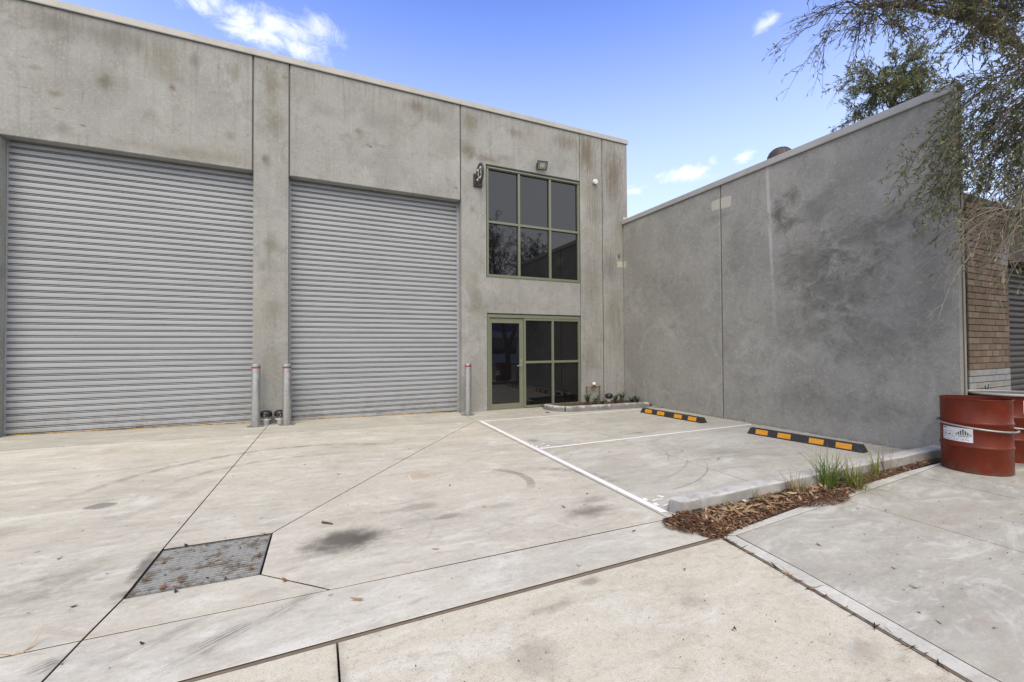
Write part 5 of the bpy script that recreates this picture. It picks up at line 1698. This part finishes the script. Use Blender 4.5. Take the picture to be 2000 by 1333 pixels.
# ------------------------------------------------------------------ loose leaves and twigs on the concrete
def leaf_mesh(name, L_, w, curl, col):
    pts = []
    n = 6
    V, F = [], []
    for k in range(n + 1):
        t = k / n
        ww = w * math.sin(math.pi * min(1, 0.04 + t * 0.93)) ** 0.8 / 2
        x = (t - 0.5) * L_
        z = 0.004 + curl * L_ * (4 * (t - 0.5) ** 2) * 0.3
        sx = curl * 0.25 * L_ * math.sin(t * 3.1)
        V += [(x, sx - ww, z + ww * 0.3), (x, sx, z), (x, sx + ww, z + ww * 0.3)]
        if k:
            b_ = 3 * (k - 1)
            F += [(b_, b_ + 3, b_ + 4, b_ + 1), (b_ + 1, b_ + 4, b_ + 5, b_ + 2)]
    me = bpy.data.meshes.new(name)
    me.from_pydata(V, [], F)
    at = me.attributes.new('tint', 'FLOAT_COLOR', 'POINT')
    at.data.foreach_set('color', np.tile(np.array((*col, 1), dtype=np.float32), len(V)))
    me.materials.append(M_dead)
    return me
LM = {'brown': leaf_mesh('leaf_brown', 0.055, 0.015, 0.8, (0.13, 0.065, 0.03)), 'dark': leaf_mesh('leaf_dark', 0.04, 0.02, 1.0, (0.035, 0.025, 0.02)), 'yellow': leaf_mesh('leaf_yellow', 0.05, 0.012, 0.5, (0.42, 0.25, 0.04)), 'green': leaf_mesh('leaf_green', 0.05, 0.012, 0.4, (0.12, 0.14, 0.03)), 'tan': leaf_mesh('leaf_tan', 0.06, 0.016, 0.9, (0.32, 0.20, 0.10)), 'rust': leaf_mesh('leaf_rust', 0.05, 0.020, 0.6, (0.20, 0.085, 0.035)), 'strip': leaf_mesh('bark_strip', 0.17, 0.012, 1.1, (0.36, 0.24, 0.12))}
LL = [(-0.17, -5.95, 'rust', 1.0, 'rust coloured leaf on the joint just right of the drain grate'), (0.21, -6.36, 'tan', 1.2, 'tan leaf on the strip in front of the oil stain'), (0.76, -5.95, 'tan', 1.0, 'tan curled leaf right of the oil stain'), (2.12, -6.87, 'dark', 0.8, 'dark crumpled leaf on the crossover below the mulch'), (1.89, -7.39, 'dark', 0.9, 'dark curled leaf lowest on the crossover'), (2.14, -7.45, 'dark', 0.6, 'small dark leaf on the crossover near the edge band'), (1.96, -7.17, 'brown', 0.6, 'thin brown leaf upright on the crossover'), (1.66, -7.53, 'tan', 0.7, 'pale curled leaf at the foreground edge of the crossover'), (2.13, -7.62, 'tan', 0.6, 'small tan leaf on the crossover left of the edge band'), (3.22, -7.03, 'rust', 0.8, 'rust leaf on the first footpath slab near the mulch'), (3.15, -7.59, 'brown', 0.9, 'long brown leaf in the middle of the first footpath slab'), (3.30, -7.42, 'green', 0.7, 'green leaf on the first footpath slab'), (2.86, -7.80, 'green', 0.7, 'olive leaf at the edge band'), (2.60, -8.00, 'yellow', 0.7, 'yellow leaf on the edge band in the corner'), (5.09, -6.97, 'yellow', 0.7, 'yellow leaf on the middle footpath slab'), (4.40, -6.88, 'green', 0.7, 'green leaf beside the footpath joint'), (4.23, -6.76, 'dark', 0.5, 'tiny dark gumnut beside the footpath joint'), (5.30, -7.40, 'yellow', 0.8, 'yellow leaf at the picture edge of the middle footpath slab'), (6.45, -7.02, 'yellow', 0.8, 'yellow leaf in front of the front drum'), (-1.26, -6.08, 'strip', 1.0, 'long curved bark strip at the left on the strip joint'), (-0.75, -6.29, 'dark', 0.7, 'dark leaf on the front strip left of the brushed stain'), (-0.72, -5.81, 'dark', 0.9, 'dark leaf just in front of the drain grate'), (-1.19, -5.76, 'dark', 0.8, 'dark leaf left of the drain grate corner'), (-1.55, -5.0, 'brown', 0.8, 'brown leaf out on the left slab'), (1.35, -5.35, 'brown', 0.6, 'brown leaf in the middle of the yard'), (2.36, -5.44, 'dark', 0.7, 'dark leaf near the white line'), (1.97, -5.65, 'brown', 1.0, 'brown leaf left of the dark yard stain'), (2.20, -6.30, 'rust', 0.8, 'rust leaf on the strip left of the mulch'), (1.54, -6.55, 'tan', 0.6, 'tan leaf on the strip in the middle'), (3.28, -3.88, 'dark', 0.6, 'dark leaf beside the middle parking line'), (3.57, -4.22, 'brown', 1.0, 'brown leaf in the front parking bay'), (3.04, -4.11, 'dark', 0.5, 'tiny dark gumnut in the front parking bay'), (4.47, -4.60, 'tan', 0.9, 'tan leaf in the front bay past the tyre scuffs'), (4.55, -5.10, 'dark', 1.0, 'dark leaf on the slab joint in the front bay'), (1.25, -4.65, 'dark', 0.7, 'dark leaf inside the small tyre arc'), (1.18, -2.93, 'dark', 0.8, 'dark leaf in the rear of the yard'), (-0.11, -3.2, 'dark', 0.7, 'dark leaf between the two diagonal joints'), (0.23, -3.78, 'brown', 0.8, 'brown leaf between the two diagonal joints, nearer the drain'), (2.2, -2.0, 'dark', 0.8, 'dark leaf near the lone bollard'), (5.2, -4.62, 'yellow', 0.7, 'yellow leaf in the front bay before the wheel stop')]
rr = random.Random(5)
for x, y, k, s_, lab in LL:
    o = link_mesh('bark_strip' if k == 'strip' else 'fallen_leaf', LM[k], None, (x, y, tz(x, y) - (0.012 if y < -6.66 and x < 2.7 else 0)))
    o.rotation_euler = (rr.uniform(-.15, .15), rr.uniform(-.1, .1), rr.uniform(0, 6.28) if k != 'strip' else R(215))
    o.scale = (s_, s_, s_)
    tag(o, lab, 'bark strip' if k == 'strip' else 'leaf', 'leaves scattered on the concrete')
GLB = [(-0.88, -5.20, 'brown', .5), (-0.70, -5.18, 'dark', .5), (-0.52, -5.20, 'brown', .6), (-0.45, -5.58, 'dark', .5), (-0.68, -5.60, 'brown', .6), (-0.80, -5.44, 'tan', .4), (-0.55, -5.63, 'tan', .4), (-0.38, -5.38, 'brown', .6), (-0.84, -5.125, 'dark', 1), (-0.77, -5.24, 'brown', .6), (-0.91, -5.36, 'brown', 1.0), (-0.59, -5.5, 'strip', .75), (-0.33, -5.53, 'brown', 1.3), (-0.39, -5.24, 'dark', 1.0), (-0.80, -5.73, 'rust', 1.5), (-0.74, -5.69, 'rust', .9), (-0.36, -5.69, 'rust', 1.0), (-0.60, -5.71, 'dark', .6), (-0.94, -5.58, 'brown', .8), (-0.74, -5.76, 'brown', .8), (-0.35, -5.16, 'rust', 1.0), (-0.58, -5.13, 'brown', .7), (-0.50, -5.77, 'dark', .8), (-0.95, -5.72, 'rust', .8), (-0.66, -5.42, 'dark', .5), (-0.48, -5.33, 'dark', .5), (-0.42, -5.45, 'tan', .5), (-0.85, -5.55, 'dark', .5)]
for x, y, k, s_ in GLB:
    o = link_mesh('leaf_scrap', LM[k], None, (x, y, -0.003))
    o.rotation_euler = (rr.uniform(-.2, .2), rr.uniform(-.1, .1), rr.uniform(0, 6.28) if k != 'strip' else R(40))
    o.scale = (s_, s_, s_)
    word = {'dark': 'dark crumpled leaf scrap', 'brown': 'brown dry leaf scrap', 'rust': 'rust brown bark scrap', 'tan': 'pale tan leaf scrap', 'strip': 'long pale curved bark strip'}[k]
    size = 'large' if s_ >= 1.0 else 'medium' if s_ >= 0.7 else 'tiny'
    row = 'far edge' if y > -5.25 else 'near edge' if y < -5.62 else 'middle band'
    side = 'left end' if x < -0.75 else 'right end' if x > -0.45 else 'centre'
    tag(o, f'{size} {word} on the drain grate, {row} towards its {side}', 'leaf scrap', 'leaf scraps on the drain grate')
st_ = empty('stick', (0.09, -5.14, 0.008), R(-42), label='short broken stick behind the oil stain', cat='stick')
tube('wood', [(-0.05, 0, 0), (0.0, 0.004, 0.001), (0.05, 0, 0)], [0.009, 0.008, 0.005], M_bark, st_, 7)
V, F, T = [], [], []
merge(chips(150, [(-4, -6.5), (2.6, -6.5), (6.2, -5.5), (6.2, -1.4), (3, -1.0), (-4, -1.5)], lambda x, y: tz(x, y) + 0.002, [(0.03, 0.022, 0.018), (0.06, 0.04, 0.025), (0.14, 0.09, 0.05)], (0.008, 0.022), (0.003, 0.008)))
merge(chips(160, [(0.1, -8.5), (2.35, -8.4), (2.6, -6.7), (0.1, -6.7)], lambda x, y: -0.010, [(0.03, 0.022, 0.018), (0.06, 0.04, 0.025), (0.14, 0.09, 0.05)], (0.004, 0.014), (0.002, 0.006)))
merge(chips(70, [(2.75, -8.1), (6.2, -8.1), (6.2, -6.7), (2.9, -6.7)], lambda x, y: 0.002, [(0.03, 0.022, 0.018), (0.06, 0.04, 0.025), (0.2, 0.12, 0.05)], (0.006, 0.02), (0.003, 0.007)))
merge(chips(45, [(2.70, -6.66), (2.735, -6.66), (2.50, -8.0), (2.47, -8.0)], lambda x, y: -0.005, TAN + RED, (0.03, 0.11), (0.004, 0.009)))
crumbs = from_arrays('debris_crumbs', V, F, M_chip, None, np.array(T))
tag(crumbs, 'tiny crumbs of bark and seed strewn over the concrete', 'debris', kind='stuff')

# ------------------------------------------------------------------ trees
def bez(a, b_, c_, n):
    a, b_, c_ = np.array(a), np.array(b_), np.array(c_)
    t = np.linspace(0, 1, n)[:, None]
    return (1 - t) ** 2 * a + 2 * (1 - t) * t * b_ + t ** 2 * c_
class Tree:
    def __init__(s, seed):
        s.g = np.random.default_rng(seed)
        s.wood = bmesh.new()
        s.tv, s.tf, s.tt = [], [], []
        s.lp, s.ld, s.ll, s.lc = [], [], [], []
    def twig(s, pts, r0, r1, col):
        n = len(pts)
        base = sum(len(v) for v in s.tv)
        P = np.asarray(pts)
        T_ = np.gradient(P, axis=0)
        T_ /= np.linalg.norm(T_, axis=1)[:, None] + 1e-9
        ref = np.array((0.3, 0.2, 0.93))
        X = np.cross(T_, ref)
        X /= np.linalg.norm(X, axis=1)[:, None] + 1e-9
        Y = np.cross(X, T_)
        rad = np.linspace(r0, r1, n)[:, None]
        ring = [P + X * rad * math.cos(a) + Y * rad * math.sin(a) for a in (0, 2.094, 4.189)]
        V_ = np.stack(ring, 1).reshape(-1, 3)
        s.tv.append(V_)
        i = np.arange(n - 1)[:, None] * 3 + base
        for k in range(3):
            j = (k + 1) % 3
            s.tf.append(np.hstack([i + k, i + j, i + j + 3, i + k + 3]))
        s.tt.append(np.tile(col, (len(V_), 1)))
    def leaves(s, pts, n, lmin=0.04, lmax=0.065, t0=0.2, pal=None):
        P = np.asarray(pts)
        L_ = len(P)
        for _ in range(n):
            t = s.g.uniform(t0, 1.0) * (L_ - 1)
            k = min(int(t), L_ - 2)
            q = P[k] + (P[k + 1] - P[k]) * (t - k)
            d = P[k + 1] - P[k]
            d = d / (np.linalg.norm(d) + 1e-9)
            r_ = s.g.normal(0, 1, 3)
            d = d * 0.9 + r_ * 0.55 + np.array((0, 0, 0.05))
            s.lp.append(q); s.ld.append(d / (np.linalg.norm(d) + 1e-9)); s.ll.append(s.g.uniform(lmin, lmax))
            c = np.array(pal[s.g.integers(len(pal))]) * s.g.uniform(0.65, 1.3)
            if s.g.random() < 0.012: c = np.array((0.40, 0.22, 0.03))
            s.lc.append(c)
    def branch(s, start, target, lift, ntw, tl, nleaf, spread, droop, pal, r0=0.02, twc=(0.16, 0.13, 0.105), t_from=0.3, lscale=1.0):
        start, target = np.array(start), np.array(target)
        mid = (start + target) / 2 + np.array((s.g.normal(0, .15), s.g.normal(0, .15), lift))
        B = bez(start, mid, target, 9)
        B[1:-1] += s.g.normal(0, 0.025, (7, 3))
        add_tube(s.wood, [tuple(q) for q in B], [r0 * (1 - 0.8 * i / 8) for i in range(9)], 5)
        ax = target - start
        ax /= np.linalg.norm(ax)
        for _ in range(ntw):
            t = s.g.uniform(t_from, 1.0) * 8
            k = min(int(t), 7)
            q = B[k] + (B[k + 1] - B[k]) * (t - k)
            d = ax * 0.8 + s.g.normal(0, spread, 3)
            d /= np.linalg.norm(d)
            L_ = s.g.uniform(*tl)
            e = q + d * L_ + np.array((0, 0, -droop * L_ * s.g.uniform(0.4, 1.3)))
            m_ = q + d * L_ * 0.5 + np.array((0, 0, 0.10 * L_)) + s.g.normal(0, 0.03, 3)
            TW = bez(q, m_, e, 7)
            c = np.array(twc) * s.g.uniform(0.6, 1.3)
            s.twig(TW, 0.0036, 0.0012, c)
            if nleaf: s.leaves(TW, s.g.poisson(nleaf), 0.036 * lscale, 0.062 * lscale, 0.25, pal)
            for _k in range(3):
                t2 = s.g.integers(2, 6)
                d2 = (TW[t2 + 1] - TW[t2 - 1])
                d2 = d2 / np.linalg.norm(d2) + s.g.normal(0, 0.55, 3)
                L2 = L_ * s.g.uniform(0.25, 0.5)
                e2 = TW[t2] + d2 / np.linalg.norm(d2) * L2
                T2 = bez(TW[t2], (TW[t2] + e2) / 2 + np.array((0, 0, .02)), e2 - np.array((0, 0, droop * L2 * .5)), 5)
                s.twig(T2, 0.0022, 0.0009, c)
                if nleaf: s.leaves(T2, s.g.poisson(nleaf * 0.8), 0.036 * lscale, 0.062 * lscale, 0.2, pal)
    def finish(s, root, wood_name='branches'):
        from_bm('trunk', s.trunk, M_bark, root, smooth=True)
        from_bm(wood_name, s.wood, M_bark, root, smooth=True)
        if s.tv:
            o = from_arrays('twigs', np.concatenate(s.tv), np.concatenate(s.tf), M_twig, root, np.concatenate(s.tt))
            o['kind'] = 'stuff'
        P, D, L_, C_ = np.array(s.lp), np.array(s.ld), np.array(s.ll), np.array(s.lc)
        n = len(P)
        up = s.g.normal(0, 1, (n, 3)) * 0.6 + np.array((0, 0, 1.0))
        S = np.cross(D, up)
        S /= np.linalg.norm(S, axis=1)[:, None] + 1e-9
        Nn = np.cross(S, D)
        L_ = L_[:, None]
        w = L_ * 0.105
        V_ = np.stack([P, P + D * L_ * .38 + S * w + Nn * L_ * .03, P + D * L_ * .38 - S * w + Nn * L_ * .03, P + D * L_ * .75 + S * w * .75 + Nn * L_ * .01, P + D * L_ * .75 - S * w * .75 + Nn * L_ * .01, P + D * L_ - Nn * L_ * .05], 1).reshape(-1, 3)
        b_ = np.arange(n)[:, None] * 6
        F_ = np.concatenate([b_ + np.array((0, 1, 2)), b_ + np.array((1, 3, 4)), b_ + np.array((1, 4, 2)), b_ + np.array((3, 5, 4))])
        o = from_arrays('crown', V_, F_, M_leaf, root, np.repeat(C_, 6, axis=0))
        o['kind'] = 'stuff'
OLV = [(0.12, 0.13, 0.055), (0.155, 0.16, 0.075), (0.085, 0.10, 0.04), (0.18, 0.17, 0.09), (0.14, 0.12, 0.07)]
OLG = [(0.125, 0.15, 0.055), (0.165, 0.19, 0.08), (0.09, 0.115, 0.035), (0.21, 0.215, 0.11)]

def street_tree():
    root = empty('street_tree', (0, 0, 0), label='willow leaved street tree whose drooping branches hang in from the right over the wall end', cat='tree')
    t = Tree(101)
    t.trunk = bmesh.new()
    S = [[(7.75, -8.35, -0.1), (7.75, -8.33, 0.6), (7.70, -8.28, 1.3)],
         [(7.70, -8.28, 1.3), (7.45, -8.15, 2.3), (7.15, -7.85, 3.3), (6.9, -7.6, 4.3), (6.7, -7.5, 5.4)],
         [(7.70, -8.28, 1.3), (8.05, -8.25, 2.2), (8.55, -8.10, 3.3), (8.8, -7.9, 4.4), (8.9, -7.8, 5.6)],
         [(7.15, -7.85, 3.3), (6.75, -7.35, 4.1), (6.2, -6.9, 4.75), (5.75, -6.55, 5.02), (5.35, -6.3, 5.08)]]
    RD = [[0.17, 0.135, 0.115], [0.108, 0.085, 0.07, 0.05, 0.03], [0.105, 0.08, 0.065, 0.045, 0.025], [0.040, 0.032, 0.025, 0.018, 0.010]]
    for a, r_ in zip(S, RD): add_tube(t.trunk, a, r_, 9)
    A = (6.9, -7.6, 4.2)
    lim = [np.array(q) for q in S[3]] + [np.array(S[1][3]), np.array(S[1][2])]
    def near(q):
        q = np.array(q)
        ds = [np.linalg.norm(q - v) + (0.8 if v[2] < q[2] - 1.2 else 0) for v in lim]
        o = sorted(range(len(lim)), key=lambda i: ds[i])
        return lim[o[0]] if ds[o[0]] > 0.55 else lim[o[1]]
    for q in [(4.91, -5.81, 4.85), (4.98, -5.93, 5.06), (5.07, -6.09, 4.63), (5.14, -6.21, 5.02), (5.23, -6.4, 4.65), (5.18, -6.28, 4.48)]:
        t.branch(near(q), q, 0.18, 9, (0.25, 0.6), 2.2, 0.30, 0.25, OLV, 0.010, (0.07, 0.055, 0.045), 0.35)
    for q in [(5.44, -6.61, 4.62), (5.56, -6.92, 4.44), (5.61, -7.07, 4.06), (5.66, -7.23, 4.26), (5.68, -7.31, 3.8), (5.34, -6.4, 4.84), (5.5, -6.76, 4.74), (5.61, -7.08, 4.55), (5.9, -7.3, 4.9), (5.8, -7.4, 4.5)]:
        t.branch(near(q), q, 0.25, 15, (0.2, 0.5), 9, 0.42, 0.18, OLV, 0.012, (0.15, 0.125, 0.105), 0.35)
    for _ in range(22):
        az, rho, el = t.g.uniform(67, 76), t.g.uniform(5.9, 7.1), t.g.uniform(0.44, 0.72)
        el = max(el, 0.60) if az < 71.5 else el
        q = (rho * math.sin(R(az)), -8.9 + rho * math.cos(R(az)), 1.4 + rho * el)
        t.branch(near(q), q, 0.25, 17, (0.25, 0.6), 9, 0.45, 0.25, OLV, 0.012, (0.15, 0.125, 0.105), 0.35)
    for _ in range(20):
        az, rho, el = t.g.uniform(70.2, 77), t.g.uniform(6.0, 7.2), t.g.uniform(0.17, 0.42)
        q = (rho * math.sin(R(az)), -8.9 + rho * math.cos(R(az)), 1.4 + rho * el)
        t.branch((6.9 + t.g.normal(0, .2), -7.6 + t.g.normal(0, .1), 4.0 + t.g.normal(0, .25)), q, 0.22, 15, (0.25, 0.55), 9, 0.42, 0.35, OLG, 0.010, (0.18, 0.15, 0.125), 0.4)
    for q in [(5.55, -6.63, 3.26), (5.57, -6.68, 2.98), (5.62, -6.8, 3.36), (5.62, -6.79, 2.80), (5.67, -6.93, 3.01), (5.68, -6.97, 3.35), (5.64, -6.86, 2.95)]:
        t.branch((6.75 + t.g.normal(0, .2), -7.45 + t.g.normal(0, .1), 4.1 + t.g.normal(0, .2)), q, 0.22, 15, (0.22, 0.5), 8, 0.32, 0.35, OLG, 0.010, (0.17, 0.14, 0.115), 0.4)
    for q in [(5.73, -7.12, 3.19), (5.76, -7.21, 2.93), (5.78, -7.3, 3.13), (5.72, -7.09, 2.78), (5.76, -7.23, 2.6), (5.78, -7.29, 2.5), (5.73, -7.13, 3.58), (5.79, -7.32, 3.59), (6.2, -7.4, 3.2), (6.4, -7.35, 2.9)]:
        t.branch((6.9 + t.g.normal(0, .2), -7.6 + t.g.normal(0, .1), 4.0 + t.g.normal(0, .25)), q, 0.22, 13, (0.25, 0.55), 6, 0.40, 0.45, OLG, 0.010, (0.18, 0.15, 0.125), 0.4)
    for q in [(5.31, -7.11, 2.44), (5.32, -7.14, 2.2), (5.34, -7.23, 2.1), (5.37, -7.31, 2.2), (5.3, -7.08, 2.25), (5.45, -7.3, 2.3), (5.6, -7.35, 2.15)]:
        t.branch((6.5 + t.g.normal(0, .15), -7.5, 3.1 + t.g.normal(0, .2)), q, 0.20, 9, (0.3, 0.65), 1.4, 0.30, 0.35, OLG, 0.007, (0.22, 0.185, 0.155), 0.3, 1.1)
    for _ in range(85):
        v = t.g.normal(0, 1, 3)
        v /= np.linalg.norm(v)
        rr_ = t.g.uniform(0.6, 1.0)
        q = np.array((8.3, -8.2, 4.9)) + v * rr_ * np.array((1.7, 1.6, 1.7))
        if q[2] < 2.6: continue
        st0 = S[2][3] if q[0] > 8.0 else S[1][3]
        t.branch(st0, q, 0.2, 11, (0.3, 0.65), 9, 0.5, 0.35, OLV, 0.014, (0.13, 0.11, 0.09), 0.4, 1.25)
    t.finish(root)
street_tree()

def far_tree(cx, cy, base, cz, rx, rz, nb, label, seed, lscale, pal=OLG, name='tree'):
    root = empty(name, (0, 0, 0), label=label, cat='tree')
    t = Tree(seed)
    t.trunk = bmesh.new()
    add_tube(t.trunk, [(cx, cy, base), (cx + .1, cy + .05, cz * 0.45), (cx, cy, cz)], [0.2, 0.15, 0.05], 9)
    for _ in range(nb):
        v = t.g.normal(0, 1, 3)
        v /= np.linalg.norm(v)
        q = np.array((cx, cy, cz)) + v * t.g.uniform(0.55, 1.0) * np.array((rx, rx, rz))
        t.branch((cx, cy, max(base + 1, cz - rz * 0.6 + t.g.uniform(0, rz))), q, 0.25, 12, (0.3, 0.7), 11, 0.55, 0.15, pal, 0.025, (0.10, 0.08, 0.065), 0.35, lscale)
    t.finish(root)
far_tree(15.6, -2.1, -0.16, 8.85, 1.35, 1.05, 36, 'round olive green tree rising behind the boundary wall', 202, 2.0, [(0.16, 0.185, 0.075), (0.20, 0.22, 0.10), (0.115, 0.14, 0.05), (0.25, 0.25, 0.14)])
far_tree(11.2, -9.6, -0.05, 4.6, 1.9, 1.6, 46, 'second street tree further along the verge', 303, 2.0, OLV, 'street_tree')

# ------------------------------------------------------------------ across the street (seen mirrored in the glazing)
ob = empty('opposite_building', (0, 0, 0), label='long white industrial building across the street with blue and orange bands', cat='building')
M_obw, N, b = material('opposite_render', (0.55, 0.55, 0.54), 0.8)
M_obb, N, b = material('opposite_blue', (0.03, 0.09, 0.26), 0.6)
M_obo, N, b = material('opposite_orange', (0.62, 0.24, 0.03), 0.6)
box('wall', (-30, -40, -0.16), (60, -30.0, 5.4), M_obw, ob)
box('blue_band', (-30, -29.995, 3.0), (60, -29.9, 3.7), M_obb, ob)
box('orange_band', (-30, -29.996, 3.71), (60, -29.88, 4.0), M_obo, ob)
for i in range(9):
    box('window', (-18 + i * 8, -29.99, 0.8), (-13 + i * 8, -29.93, 2.4), M_glass, ob)
